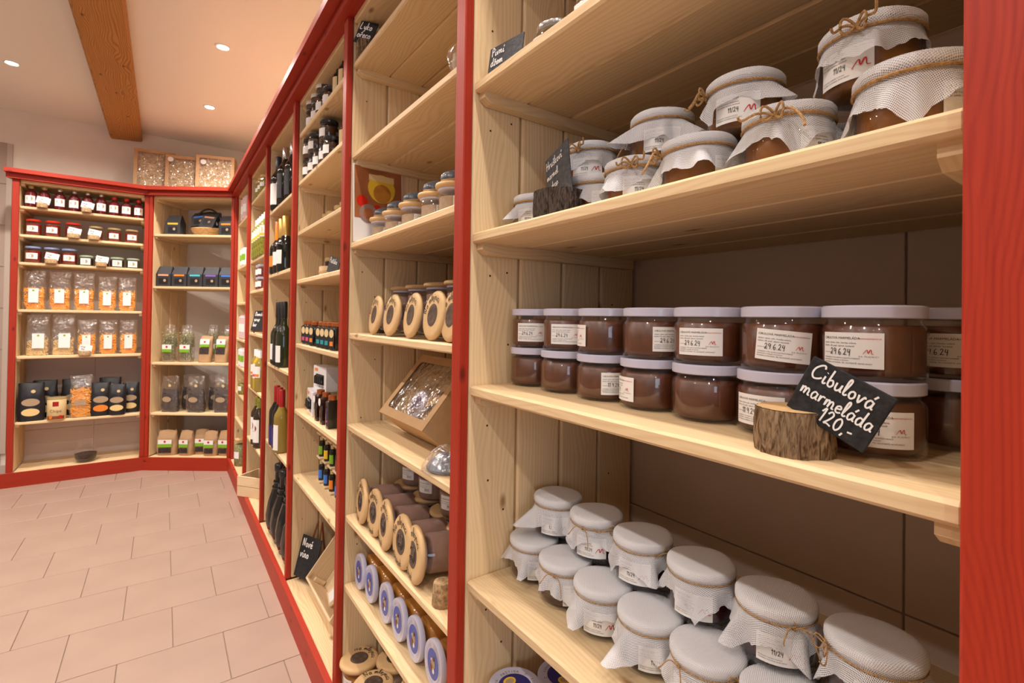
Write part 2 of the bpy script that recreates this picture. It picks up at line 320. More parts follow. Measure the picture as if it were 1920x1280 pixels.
def add_uv(me):
    """planar-ish UV so wood grain runs along the longest axis"""
    uvl = me.uv_layers.new(name='UVMap')
    xs = [v.co for v in me.vertices]; ext = [max(c[i] for c in xs)-min(c[i] for c in xs) for i in range(3)]; L = max(range(3), key=lambda i: ext[i])
    for p in me.polygons:
        n = p.normal; a = max(range(3), key=lambda i: abs(n[i])); o = [i for i in range(3) if i != a]
        if a == L: u, v = o
        else: u = L; v = [i for i in o if i != L][0]
        for li in p.loop_indices:
            c = me.vertices[me.loops[li].vertex_index].co; uvl.data[li].uv = (c[u]*(0.2 if a == L else 1)+a*0.37, c[v]+a*0.21)
    return me

# text as flat geometry: returns MB in the XZ plane facing -Y
def text_mb(txt, size, x=0, z=0, align='LEFT', mi=0, space=1.0, shear=0.0):
    cu = bpy.data.curves.new('t', 'FONT'); cu.body = txt; cu.size = size; cu.align_x = align; cu.resolution_u = 2; cu.space_character = space; cu.shear = shear
    o = bpy.data.objects.new('t', cu); me = bpy.data.meshes.new_from_object(o)
    mb = MB(); mb.add([(v.co.x+x, 0.0, v.co.y+z) for v in me.vertices], [tuple(p.vertices) for p in me.polygons], mi)
    bpy.data.objects.remove(o); bpy.data.meshes.remove(me); bpy.data.curves.remove(cu); return mb
def join(*mbs):
    r = MB()
    for m in mbs:
        o = len(r.v); r.v += m.v; r.f += [tuple(i+o for i in q) for q in m.f]; r.m += m.m
    return r
def crom(P, k=5):
    if len(P) < 3: return P
    out = []
    for i in range(len(P)-1):
        p0 = P[max(i-1, 0)]; p1 = P[i]; p2 = P[i+1]; p3 = P[min(i+2, len(P)-1)]
        for j in range(k):
            t = j/k; out.append(tuple(0.5*((2*p1[a])+(-p0[a]+p2[a])*t+(2*p0[a]-5*p1[a]+4*p2[a]-p3[a])*t*t+(-p0[a]+3*p1[a]-3*p2[a]+p3[a])*t**3) for a in (0, 1)))
    out.append(P[-1]); return out
RK = [0]
def ribbon(P, w, mi=0, taper=False):
    """flat stroke in the XZ plane"""
    v = []; f = []; n = len(P); RK[0] = (RK[0]+1) % 12; yy = -RK[0]*0.000025
    for i, p in enumerate(P):
        a = P[max(i-1, 0)]; b = P[min(i+1, n-1)]; dx, dz = b[0]-a[0], b[1]-a[1]; l = math.hypot(dx, dz) or 1
        ww = w*0.5*((0.25+0.75*math.sin(PI*(0.08+0.84*i/(n-1)))) if taper else 1)
        nx, nz = -dz/l*ww, dx/l*ww; v += [(p[0]+nx, yy-i*1e-5, p[1]+nz), (p[0]-nx, yy-i*1e-5, p[1]-nz)]
    for i in range(n-1): f.append((2*i, 2*i+1, 2*i+3, 2*i+2))
    return MB().add(v, f, mi)
G = {  # handwriting: width, strokes (x-height 0.5, ascender 1)
 'P': (.5, [[(.1, 0), (.12, .95), (.4, .9), (.42, .6), (.12, .5)]]), 'D': (.55, [[(.1, 0), (.12, .95), (.45, .7), (.42, .2), (.1, 0)]]),
 'ž': (.34, [[(.04, .44), (.28, .44), (.04, .03), (.3, .03)], [(.08, .75), (.16, .62), (.28, .78)]]), 'ř': (.34, [[(.04, .45), (.06, 0), (.1, .3), (.2, .45), (.34, .42)], [(.06, .75), (.14, .62), (.26, .78)]]),
 'é': (.36, [[(.05, .22), (.3, .3), (.22, .46), (.06, .35), (.06, .08), (.2, 0), (.36, .1)], [(.16, .62), (.28, .84)]]), 'z': (.34, [[(.04, .44), (.28, .44), (.04, .03), (.3, .03)]]),
 'C': (.62, [[(.58, .8), (.5, .98), (.3, .9), (.08, .6), (.05, .25), (.2, .03), (.45, .1), (.62, .25)]]),
 'H': (.6, [[(.1, .95), (.05, 0)], [(.5, 1), (.45, 0)], [(.02, .45), (.5, .55)]]),
 'N': (.6, [[(.05, 0), (.1, .95), (.4, .05), (.5, 1)]]),
 'L': (.5, [[(.15, 1), (.05, .05), (.4, .05)]]), 'M': (.7, [[(.03, 0), (.15, .9), (.32, .3), (.5, .95), (.62, 0)]]),
 'i': (.22, [[(.08, .45), (.06, .08), (.14, 0), (.24, .1)], [(.1, .66), (.12, .7)]]),
 'j': (.25, [[(.14, .45), (.12, -.2), (0, -.3), (-.05, -.15)], [(.15, .66), (.17, .7)]]),
 'b': (.4, [[(.1, 1), (.06, .3), (.1, .05), (.25, 0), (.35, .2), (.25, .42), (.1, .35)]]),
 'u': (.42, [[(.04, .45), (.05, .12), (.15, 0), (.3, .15), (.34, .45), (.34, .08), (.44, .05)]]),
 'l': (.25, [[(.05, .1), (.2, .8), (.14, 1), (.06, .8), (.06, .12), (.15, 0), (.26, .1)]]),
 'o': (.4, [[(.2, .45), (.06, .33), (.06, .1), (.2, 0), (.33, .15), (.3, .38), (.18, .45)]]),
 'v': (.4, [[(.03, .45), (.14, 0), (.32, .45), (.4, .38)]]),
 'a': (.44, [[(.34, .4), (.18, .47), (.05, .28), (.08, .04), (.2, 0), (.33, .2), (.36, .45), (.35, .08), (.46, .04)]]),
 'á': (.44, [[(.34, .4), (.18, .47), (.05, .28), (.08, .04), (.2, 0), (.33, .2), (.36, .45), (.35, .08), (.46, .04)], [(.28, .62), (.4, .85)]]),
 'm': (.62, [[(.04, .45), (.05, 0), (.1, .35), (.2, .45), (.26, .3), (.25, 0), (.32, .36), (.42, .45), (.5, .3), (.5, .05), (.62, .05)]]),
 'n': (.42, [[(.04, .45), (.05, 0), (.1, .35), (.22, .45), (.3, .3), (.3, .05), (.42, .05)]]),
 'r': (.34, [[(.04, .45), (.06, 0), (.1, .3), (.2, .45), (.34, .42)]]),
 'e': (.36, [[(.05, .22), (.3, .3), (.22, .46), (.06, .35), (.06, .08), (.2, 0), (.36, .1)]]),
 'd': (.46, [[(.34, .4), (.18, .47), (.05, .28), (.08, .04), (.2, 0), (.33, .2), (.4, 1), (.36, .1), (.46, .04)]]),
 's': (.32, [[(.28, .42), (.12, .46), (.08, .32), (.24, .18), (.2, .02), (.03, .05)]]),
 'š': (.32, [[(.28, .42), (.12, .46), (.08, .32), (.24, .18), (.2, .02), (.03, .05)], [(.08, .75), (.16, .62), (.28, .78)]]),
 'k': (.4, [[(.08, 1), (.05, 0)], [(.34, .48), (.08, .22), (.36, 0)]]),
 'p': (.42, [[(.06, .45), (.03, -.3)], [(.06, .35), (.22, .46), (.34, .28), (.22, .03), (.06, .08)]]),
 'c': (.34, [[(.3, .4), (.16, .47), (.04, .25), (.12, .02), (.34, .1)]]), 't': (.3, [[(.14, .8), (.1, .1), (.2, 0), (.3, .08)], [(0, .5), (.28, .54)]]),
 'í': (.24, [[(.08, .45), (.06, .08), (.14, 0), (.24, .1)], [(.1, .62), (.22, .82)]]), 'y': (.4, [[(.04, .45), (.12, .1), (.3, .2), (.34, .45), (.28, -.2), (.1, -.3)]]),
 '1': (.3, [[(.04, .65), (.22, .95), (.16, 0)]]), '2': (.5, [[(.05, .7), (.2, .92), (.36, .75), (.22, .35), (.04, .04), (.2, .1), (.46, .03)]]),
 '0': (.48, [[(.24, .85), (.06, .6), (.06, .2), (.22, 0), (.38, .25), (.38, .65), (.24, .85)]]), '9': (.46, [[(.36, .75), (.18, .9), (.05, .68), (.18, .48), (.36, .65), (.38, .8), (.3, 0)]]),
 '6': (.46, [[(.32, .9), (.1, .6), (.06, .2), (.2, 0), (.36, .15), (.3, .38), (.08, .3)]]), '4': (.46, [[(.12, .9), (.04, .45), (.36, .5)], [(.34, .85), (.26, -.1)]]),
 '.': (.16, [[(.05, .02), (.08, .06)]]), ',': (.2, [[(.1, .08), (.03, -.15)]]), '-': (.36, [[(.04, .3), (.3, .36)]]), '/': (.3, [[(.02, -.05), (.26, .95)]]), ' ': (.3, []),
}
def hand(txt, h, x=0, z=0, w=0.1, rot=0.0, mi=0, arc=None):
    """handwritten line, h = ascender height, w = pen width as share of h"""
    r = MB(); cx = 0.0
    for ch in txt:
        g = G.get(ch) or G['o']
        for st in g[1]:
            P = [(cx+a, b) for a, b in crom(st, 4)]; P = [(a*h, b*h) for a, b in P]
            if arc:
                rad, a0, sgn = arc
                P = [((rad+sgn*b)*math.cos(a0-sgn*a/rad), (rad+sgn*b)*math.sin(a0-sgn*a/rad)) for a, b in P]
            else:
                c, s = math.cos(rot), math.sin(rot); P = [(x+a*c-b*s, z+a*s+b*c) for a, b in P]
            r = join(r, ribbon(P, w*h, mi))
        cx += g[0]+0.06
    return r
def logo(s, x, z, mi=1):
    P = [(343, 918), (385, 845), (430, 780), (480, 715), (515, 688), (545, 690), (552, 740), (560, 810), (582, 850), (612, 815), (645, 730), (675, 680), (700, 670), (725, 700), (730, 790), (738, 860), (765, 897), (800, 897), (838, 885)]
    P = [((a-590)/500*s+x, (790-b)/500*s+z) for a, b in P]; return ribbon(crom(P, 3), s*0.085, mi, taper=True)
def wrap(mb, r, z0=0.0, a0=0.0, lift=0.0):
    """bend a flat XZ layout round a vertical cylinder of radius r, facing -Y"""
    rr = r+lift
    return mb.xf(lambda x, y, z: ((rr-y)*math.sin(x/rr+a0), -(rr-y)*math.cos(x/rr+a0), z+z0))
def sheet(w, h, nx=12, mi=0, x=0, z=0, nz=1):
    v = [(x-w/2+w*i/nx, 0, z-h/2+h*j/nz) for j in range(nz+1) for i in range(nx+1)]
    return MB().add(v, [(j*(nx+1)+i, j*(nx+1)+i+1, (j+1)*(nx+1)+i+1, (j+1)*(nx+1)+i) for j in range(nz) for i in range(nx)], mi)
def disc(r, n=28, mi=0, x=0, z=0, sx=1.0):
    return MB().add([(x+r*sx*math.cos(2*PI*i/n), 0, z+r*math.sin(2*PI*i/n)) for i in range(n)], [tuple(range(n))], mi)
def lift(mb, y): return mb.xf(lambda a, b, c: (a, b+y, c))

# ------------------------------------------------------------------ room shell
def struct(name, me, loc=(0, 0, 0)):
    o = ob(name, me, None, loc); o['kind'] = 'structure'; return o
XW, YW, XL, YB = 0.932, 5.235, -2.6, -3.0
floor = struct('floor', MB().box(XL-.1, XW+.1, YB-.1, YW+.1, -0.10, -0.004).mesh('floor', GROUT))
struct('ceiling', MB().box(XL-.1, XW+.1, YB-.1, YW+.1, CEIL, CEIL+0.1).mesh('ceiling', WHITEPAINT))
wall_right = struct('wall_right', MB().box(XW+0.009, XW+0.12, YB-.1, YW+.1, 0, CEIL).mesh('wall_right', GROUTW))
wall_far = struct('wall_far', MB().box(XL-.1, XW+.1, YW, YW+0.1, 0, CEIL).mesh('wall_far', PLASTER))
struct('wall_left', MB().box(XL-.12, XL, YB-.1, YW+.1, 0, CEIL).mesh('wall_left', ROOMWALL))
wb = MB(); wb.box(XL-.1, -1.85, YB-.12, YB, 0, CEIL); wb.box(-0.15, XW+.1, YB-.12, YB, 0, CEIL); wb.box(-1.85, -0.15, YB-.12, YB, 0, 0.95); wb.box(-1.85, -0.15, YB-.12, YB, 2.15, CEIL)
struct('wall_back', wb.mesh('wall_back', ROOMWALL))
win = struct('window_1', MB().box(-1.85, -0.15, YB-.10, YB-.09, 0.95, 2.15).mesh('window_pane', SKYP))
wf = MB(); wf.box(-1.85, -0.15, YB-.08, YB-.02, 0.95, 1.01); wf.box(-1.85, -0.15, YB-.08, YB-.02, 2.09, 2.15); wf.box(-1.85, -1.79, YB-.08, YB-.02, 1.01, 2.09); wf.box(-0.21, -0.15, YB-.08, YB-.02, 1.01, 2.09); wf.box(-1.03, -0.97, YB-.08, YB-.02, 1.01, 2.09)
part('window_frame', wf.mesh('window_frame', FRAMEW), win)
# floor tiles: courses 0.3035 deep, half-offset joints
def bevel_box(sx, sy, sz, b, m, name):
    bm = bmesh.new(); bmesh.ops.create_cube(bm, size=1)
    for v in bm.verts: v.co = Vector((v.co.x*sx, v.co.y*sy, v.co.z*sz))
    if b: bmesh.ops.bevel(bm, geom=list(bm.edges), offset=b, segments=1, affect='EDGES')
    me = bpy.data.meshes.new(name); bm.to_mesh(me); bm.free(); me.materials.append(m); return me
tile_me = bevel_box(0.3245-0.003, 0.3035-0.003, 0.008, 0.0008, FTILE, 'tile')
row = 0; y = 1.92-0.3035*1
rest = MB()
for j in range(-1, 12):
    yc = 1.92+0.3035*(j+0.5); off = 0.05 if j % 2 else -0.1135
    for i in range(-6, 3):
        xc = off+0.3245*(i+0.5)
        if xc > 0.62 or (yc > 4.9 and xc > -0.8): continue
        if yc < 3.2 and xc < -1.2: continue
        o = ob('tile', tile_me, floor, (xc, yc, -0.004))
        o.rotation_euler = (random.Random(i*31+j).uniform(-1, 1)*0.0012, random.Random(i*17+j*5).uniform(-1, 1)*0.0012, 0)
for yc0, yc1, xa, xb in ((YB, 1.6165, XL, 0.6),):
    yy = 1.6165-0.3035
    k = 1
    while yy > YB-0.2:
        xx = xa-(0.16 if k % 2 else 0)
        while xx < xb: rest.box(xx+.0015, xx+.323, yy+.0015, yy+.302, -.006, 0); xx += .3245
        yy -= .3035; k += 1
fr = ob('rear_tiling', rest.mesh('rear_tiling', FTILE), floor); fr['kind'] = 'stuff'
# tiled lower walls
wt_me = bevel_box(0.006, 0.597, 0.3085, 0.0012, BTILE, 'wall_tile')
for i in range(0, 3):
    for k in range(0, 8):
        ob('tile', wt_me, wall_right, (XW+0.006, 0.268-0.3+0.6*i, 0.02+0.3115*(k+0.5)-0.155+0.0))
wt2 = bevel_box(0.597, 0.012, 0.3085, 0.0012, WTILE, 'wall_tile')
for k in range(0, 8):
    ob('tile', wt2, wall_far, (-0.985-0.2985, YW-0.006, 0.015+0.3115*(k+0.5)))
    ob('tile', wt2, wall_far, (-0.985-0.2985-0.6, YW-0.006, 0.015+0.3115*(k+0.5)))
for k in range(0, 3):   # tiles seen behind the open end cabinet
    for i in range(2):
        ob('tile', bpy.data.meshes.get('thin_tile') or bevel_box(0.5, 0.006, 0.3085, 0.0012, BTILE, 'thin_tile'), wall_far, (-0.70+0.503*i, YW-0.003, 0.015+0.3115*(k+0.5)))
t_ = struct('trim_1', MB().box(-0.985, -0.955, YW-0.02, YW, 0.17, 2.5).mesh('trim', GROUTW))
struct('baseboard_far', MB().box(XL, -0.90, YW-0.016, YW, 0, 0.08).mesh('baseboard', GROUTW))
# aged beam under the ceiling
bme = bevel_box(0.215, 4.5, 0.095, 0.012, BEAM, 'beam')
bm_ = bme; uvl = bm_.uv_layers.new(name='UVMap')
for p in bm_.polygons:
    for li in p.loop_indices:
        c = bm_.vertices[bm_.loops[li].vertex_index].co; uvl.data[li].uv = (c.y, c.x+c.z*0.8)
beam = ob('ceiling_beam', bme, None, (-0.2835, YW-2.25, CEIL-0.030-0.005), (0, R(-4), 0)); beam['kind'] = 'structure'

# ------------------------------------------------------------------ ceiling downlights
def downlight():
    t = thing('downlight', '', 'ceiling light')
    part('ring', MB().lathe([(0.030, -0.001), (0.042, -0.001), (0.042, -0.004), (0.030, -0.006)], 28, capb=False, capt=False).mesh('ring', RINGM, True), t)
    part('lens', MB().lathe([(0.0005, -0.002), (0.030, -0.002)], 24, capb=False, capt=False).mesh('lens', LAMPM), t)
    return t
DL = Proto(downlight)
DLL = {(0.247, 3.24): 'recessed ceiling light right of the beam, the nearer of two', (0.247, 4.24): 'recessed ceiling light right of the beam, the farther of two', (-0.79, 4.24): 'recessed ceiling light left of the wooden beam at the picture edge'}
for x, y in SPOTS:
    spot(x, y)
    if (x, y) in DLL: DL((x, y, CEIL), 0, DLL[(x, y)], 'recessed downlights in the ceiling')

# ------------------------------------------------------------------ shelving
def prism(x0f, x1f, x0b, x1b, yf, yb, z0, z1, m):
    v = [(x0f, yf, z0), (x1f, yf, z0), (x1b, yb, z0), (x0b, yb, z0), (x0f, yf, z1), (x1f, yf, z1), (x1b, yb, z1), (x0b, yb, z1)]
    return add_uv(MB().add(v, [(0, 3, 2, 1), (4, 5, 6, 7), (0, 1, 5, 4), (1, 2, 6, 5), (2, 3, 7, 6), (3, 0, 4, 7)]).mesh('moulding', m))
HT = 2.180
def cabinet(name, label, origin, rz, stiles, shelves, depth, ta, tb, X0, X1, endpanels=True, extra_l=0.0):
    """local X right, Y into the cabinet, Z up; the stiles' outer face lies at Y=0"""
    C = thing(name, label, 'shelving', (origin[0], origin[1], 0), rz)
    ts = 0.019; np_ = max(2, int(round((depth-ts)/0.117))); pw = (depth-ts)/np_
    for k, (a, b) in enumerate(stiles):
        w = b-a
        part('stile', plank_mesh(HT-0.1005, w, ts, RED, 0.002), C, ((a+b)/2, ts/2, (HT+0.1005)/2), (0, R(90), R(90)))
        sp = part('side_panel', MB().box((a+b)/2-0.006, (a+b)/2+0.006, ts+0.004, depth-0.004, 0.10, HT).mesh('panel_core', PINE), C)
        add_uv(sp.data)
        pm = plank_mesh(HT-0.10, pw-0.005, w-0.001, PINE, 0.004)
        for i in range(np_):
            part('plank', pm, sp, ((a+b)/2, ts+pw*(i+0.5), (HT+0.10)/2), (0, R(90), 0))
        if name == 'wall_shelving':
            hm = MB(); rr = random.Random(k)
            for i, yo in enumerate((0.062, 0.105+0.0, 0.40)):
                z = 0.2
                while z < 2.1:
                    z += rr.uniform(0.10, 0.30); yy = yo+rr.uniform(-.004, .004)
                    hm.add([(a-0.0006, yy+0.0022*math.cos(2*PI*j/7), z+0.0022*math.sin(2*PI*j/7)) for j in range(7)], [tuple(range(7))])
                    hm.add([(b+0.0002-0.0000, yy+0.0022*math.cos(2*PI*j/7), z+0.0022*math.sin(2*PI*j/7)) for j in range(7)], [tuple(range(7))])
            h = part('screw_hole', hm.mesh('screw_hole', HOLE), sp); h['kind'] = 'stuff'
    for k, zs in enumerate(shelves):
        a = stiles[k][1]; b = stiles[k+1][0]; Lx = b-a
        if Lx < 0.05: continue
        for z in zs+['top', 'bottom']:
            zz = {'top': HT, 'bottom': 0.0985}.get(z, z)
            y0 = {'top': ts, 'bottom': 0.0004}.get(z, ts+0.001)
            nm = {'top': 'top_board', 'bottom': 'bottom_board'}.get(z, 'shelf')
            dp = depth-y0-0.006; n = np_; w = dp/n; L2 = Lx-0.003
            s = part(nm, plank_mesh(L2, w-0.0010, 0.0195, PINE, 0.0035), C, ((a+b)/2, y0+w/2, zz-0.00975))
            for i in range(1, n):
                part('plank', plank_mesh(L2, w-0.0022, 0.0185, PINE, 0.0042), s, (0, w*i, -0.0002))
            if nm == 'shelf' or z == 'top':
                for sx in (a+0.0115, b-0.0115):
                    part('cleat', cleat_mesh(depth-0.06, PINE), C, (sx, y0+0.012, zz-0.0195))
    # crown: two stacked members, plinth below
    part('crown_moulding', prism(X0-0.030+ta*0.030, X1+0.030*(0 if tb else 1)-tb*0.030, X0+(-0.01 if not ta else 0)-ta*0.05, X1-(-0.01 if not tb else 0)+tb*0.05, -0.022, 0.05, HT-0.002, HT+0.032, RED), C)
    part('crown_moulding', prism(X0-(0 if ta else 0.036)+ta*0.056, X1+(0 if tb else 0.05)-tb*0.056, X0-(0 if ta else 0.036)-ta*0.06, X1+(0 if tb else 0.05)+tb*0.06, -0.056, 0.06, HT+0.034, HT+0.062, RED), C)
    part('plinth', prism(X0-(0 if ta else extra_l)+ta*0.020, X1-tb*0.020, X0-(0 if ta else extra_l), X1, -0.020, -0.0005, 0.0, 0.100, RED), C)
    return C
_cl = {}
def cleat_mesh(L, m):
    if L in _cl: return _cl[L]
    w = 0.010; v = []; c = 0.014
    prof = [(0, 0), (L, 0), (L, -0.021), (c, -0.021), (0, -0.012)]
    for s in (-w, w): v += [(s, y, z) for y, z in prof]
    n = len(prof); f = [tuple(range(n)), tuple(range(2*n-1, n-1, -1))] + [(i, (i+n), (i+1) % n+n, (i+1) % n) for i in range(n)]
    me = MB().add(v, f).mesh('cleat', m); add_uv(me); _cl[L] = me; return me

# main run along the right wall: local X = -world Y
DF = 0.45
st = [(4.448, 4.483), (3.738, 3.772), (3.010, 3.043), (2.297, 2.331), (1.545, 1.580), (0.800, 0.834), (0.063, 0.098)]
main_st = [(-b, -a) for a, b in st] + [(0.66, 0.695)]
Z6 = [1.952, 1.605, 1.331, 1.056, 0.848, 0.638, 0.434]
Z5 = [2.027-0.03, 1.599, 1.399, 1.123, 0.770, 0.428]
Z4 = [1.810, 1.462, 0.981, 0.560]
Z3 = [2.037, 1.825, 1.606, 1.397, 1.121, 0.837, 0.551]
Z2 = [2.036, 1.751, 1.472, 1.191, 0.909, 0.627, 0.414]
Z1 = [1.980, 1.689, 1.404, 1.117, 0.754, 0.480]
P6 = (-4.483, 0)
MAIN = cabinet('wall_shelving', 'long pine shelving unit with red-stained uprights, crown and plinth along the right wall', (DF, 0), R(-90),
               main_st, [Z6, Z5, Z4, Z3, Z2, Z1, []], 0.478, 0.54, 0, -4.483, 0.70)
# far cabinet against the end wall, local X = world X
XF0, XF1, YF = -0.890, -0.114, 4.870
cabinet('end_shelving', 'pine shelving unit with red-stained frame against the far end wall, left of the corner unit', (0, YF), 0,
        [(XF0, XF0+0.036), (XF1-0.026, XF1+0.004)], [[1.994, 1.791, 1.592, 1.254, 0.918, 0.447]], 0.36, 0, 0.298, XF0, XF1, extra_l=0.04)
DA = Vector((XF1, YF)); DB = Vector((DF, 4.483)); dl = (DB-DA).length; drz = math.atan2(DB.y-DA.y, DB.x-DA.x)
cabinet('corner_shelving', 'pine corner shelving unit with red-stained frame set diagonally between the two runs', (XF1, YF), drz,
        [(0.004, 0.030), (dl-0.030, dl-0.004)], [[1.875, 1.457, 0.848, 0.446]], 0.44, 0.298, 0.54, 0, dl)
def dg(u, v, z=0):   # corner unit coordinates -> world
    c, s = math.cos(drz), math.sin(drz); return (XF1+u*c-v*s, YF+u*s+v*c, z)

# ------------------------------------------------------------------ onion marmalade jars (third shelf of the nearest bay)
JH = 0.0728
def jar_glass(rb=0.0448, rn=0.0395, h=0.0605, n=40):
    return MB().lathe([(rb-0.006, 0.0005), (rb-0.0015, 0.002), (rb, 0.006), (rb, h-0.0135), (rb-0.001, h-0.010), (rn, h-0.004), (rn, h+0.003)], n, capt=False).mesh('glass', GLASS, True, 60)
def lid_mesh(r, z0, z1, m, n=40):
    return MB().lathe([(r-0.0012, z0), (r, z0+0.001), (r, z1-0.0018), (r-0.0012, z1-0.0004), (r-0.004, z1), (r-0.0065, z1-0.0012), (0.001, z1-0.0012)], n).mesh('lid', m, True, 40)
def fill_mesh(rb, z1, m, n=36, z0=0.004):
    return MB().lathe([(rb-0.009, z0), (rb-0.003, z0+0.004), (rb-0.0022, z0+0.008), (rb-0.0022, z1-0.002), (rb-0.005, z1)], n).mesh('contents', m, True, 60)
def onion_text(date):
    t = [text_mb('CIBULOVÁ MARMELÁDA', 0.0033, -0.0265, 0.0105), text_mb('www.namlejnici.cz', 0.0024, 0.0265, 0.0108, 'RIGHT', 1),
         text_mb('složení: cibule, cukr, švestky sušené,', 0.0023, -0.0265, 0.0062), text_mb('balsam, sůl, pepř, zázvor, koriandr', 0.0023, -0.0265, 0.0032),
         text_mb('DATUM VÝROBY', 0.0015, -0.0265, -0.0035), hand(date, 0.0068, -0.0185, -0.0048, 0.09),
         text_mb('VYROBENO V ČR, MLÝN U NOVÝCH HRADŮ', 0.0018, -0.0265, -0.0085), text_mb('SKLADUJTE V CHLADU A SUCHU', 0.0018, -0.0265, -0.0108),
         text_mb('PRODEJNA A KAVÁRNA, TEL. NA ETIKETĚ, NOVÉ HRADY', 0.0018, -0.0265, -0.0132),
         logo(0.0085, 0.0165, -0.001, 1), text_mb('NA MLEJNICI', 0.0019, 0.0165, -0.0062, 'CENTER', 0, 1.5)]
    return join(*t)
_lab = {}
def onion_label(date, tilt):
    if (date, tilt) not in _lab:
        c, s = math.cos(R(tilt)), math.sin(R(tilt)); rt = lambda x, y, z: (x*c-z*s, y, x*s+z*c)
        sh = sheet(0.057, 0.034, 16, nz=2).xf(rt); tx = onion_text(date).xf(rt)
        _lab[(date, tilt)] = (wrap(sh, 0.0448, 0.029, lift=0.0003).mesh('label', PAPER, True), wrap(tx, 0.0448, 0.029, lift=0.0006).mesh('lettering', [INK, REDINK]))
    return _lab[(date, tilt)]
G_ON = jar_glass(); L_ON = lid_mesh(0.0442, 0.0600, JH, LID); F_ON = fill_mesh(0.0448, 0.0535, ONION)
S_ON = MB().lathe([(0.0380, 0.003), (0.0428, 0.0062), (0.04275, 0.011)], 36, capt=False).mesh('sediment', ONION2, True)
def onion_jar(loc, rz, label, grp, date='29.6.24', tilt=0, lab=True):
    t = thing('marmalade_jar', label, 'jar', loc, rz, grp)
    part('contents', F_ON, t); part('glass', G_ON, t); part('lid', L_ON, t)
    if lab:
        a, b = onion_label(date, tilt); l = part('label', a, t); part('lettering', b, l)
    return t
zB = 1.1172
ORD = ['first', 'second', 'third', 'fourth', 'fifth', 'sixth', 'seventh', 'eighth', 'ninth', 'tenth', 'eleventh', 'twelfth']
ys = [0.752, 0.684, 0.594, 0.499, 0.402, 0.303, 0.199]
ys = [0.750, 0.686, 0.594, 0.499, 0.402, 0.303, 0.199]
xs_ = [0.615, 0.556, 0.588, 0.590, 0.590, 0.592, 0.592]
ys = [0.752, 0.683, 0.592, 0.497, 0.401, 0.303, 0.200]; xs_ = [0.552, 0.604, 0.585, 0.588, 0.590, 0.592, 0.592]
ys = [0.754, 0.660, 0.566, 0.472, 0.380, 0.288, 0.196]; xs_ = [0.586]*7
top_rz = [-45, -45, -125, -17, -72, -63, -96]; top_tilt = [0, 0, 0, 0, 0, -5, 0]
bot = [None, None, (-15, '11.9.24'), (-118, '11.9.24'), None, (-92, '11.9.24'), (-62, '11.9.24')]
for i in range(7):
    w = ORD[i]
    b_ = bot[i]
    onion_jar((xs_[i], ys[i], zB), R(b_[0]) if b_ else R(100), f'white-lidded onion marmalade jar, bottom layer, {w} from the wooden side panel', 'onion marmalade jars in the front row', b_[1] if b_ else '29.6.24', 0, bool(b_))
    onion_jar((xs_[i]+0.002, ys[i]-0.003*(i % 2), zB+JH), R(top_rz[i]), f'white-lidded onion marmalade jar, top layer, {w} from the wooden side panel', 'onion marmalade jars in the front row', '29.6.24', top_tilt[i])
for i, (x, y) in enumerate([(0.690, 0.158), (0.785, 0.135)]):
    w = ['right behind the nearest stack', 'half hidden by the red post at the back'][i]
    onion_jar((x, y, zB), R(100), f'lower onion marmalade jar with white lid, {w}', 'onion marmalade jars behind the front row', lab=False)
    onion_jar((x, y, zB+JH), R(-82), f'upper onion marmalade jar with white lid, {w}', 'onion marmalade jars behind the front row')

# ------------------------------------------------------------------ slate price tags in slotted log rounds
def log_mesh(rx, h, m_bark, seed, rough=0.0028):
    rn = random.Random(seed); n = 48; v = []; f = []; mi = []
    ph = [rn.uniform(0, 6.28) for _ in range(6)]
    rad = lambda a: rx*(1+0.05*math.sin(a+ph[0])+0.03*math.sin(2*a+ph[1])+0.02*math.sin(5*a+ph[2]))
    zs = [0, h*.12, h*.3, h*.5, h*.7, h*.88, h]
    gr = [rn.uniform(-1, 1) for _ in range(n)]
    for j, z in enumerate(zs):
        for i in range(n):
            a = 2*PI*i/n; k = 0 if j in (0, len(zs)-1) else 1
            r = rad(a)+gr[i]*rough*(0.5+0.5*k)+rn.uniform(-1, 1)*rough*0.35*k; v.append((r*math.cos(a), r*math.sin(a), z))
    for j in range(len(zs)-1):
        for i in range(n): f.append((j*n+i, j*n+(i+1) % n, (j+1)*n+(i+1) % n, (j+1)*n+i)); mi.append(0)
    me = MB(); me.v = v; me.f = f; me.m = mi; m2 = me.mesh('bark', m_bark, True, 50)
    cutv = [((rad(2*PI*i/n)-0.0008+gr[i]*rough*0.4)*math.cos(2*PI*i/n), (rad(2*PI*i/n)-0.0008+gr[i]*rough*0.4)*math.sin(2*PI*i/n), h+0.0004) for i in range(n)]
    c = MB().add(cutv, [tuple(range(n))]); c2 = MB().add([(x, y, 0.0) for x, y, z in cutv], [tuple(range(n-1, -1, -1))])
    return m2, (c.mesh('cut_face', CUT), c2.mesh('cut_face', CUT))
def slate_block(loc, rz, rx, h, barkm, seed, name_label):
    t = thing('log_holder', name_label, 'sign holder', loc, rz)
    b, c = log_mesh(rx, h, barkm, seed); part('bark', b, t); [part('cut_face', q, t) for q in c]; return t
slate_block((0.512, 0.236, zB), 0, 0.034, 0.043, BARK, 3, 'short pale log round with rough bark holding the onion marmalade price slate')
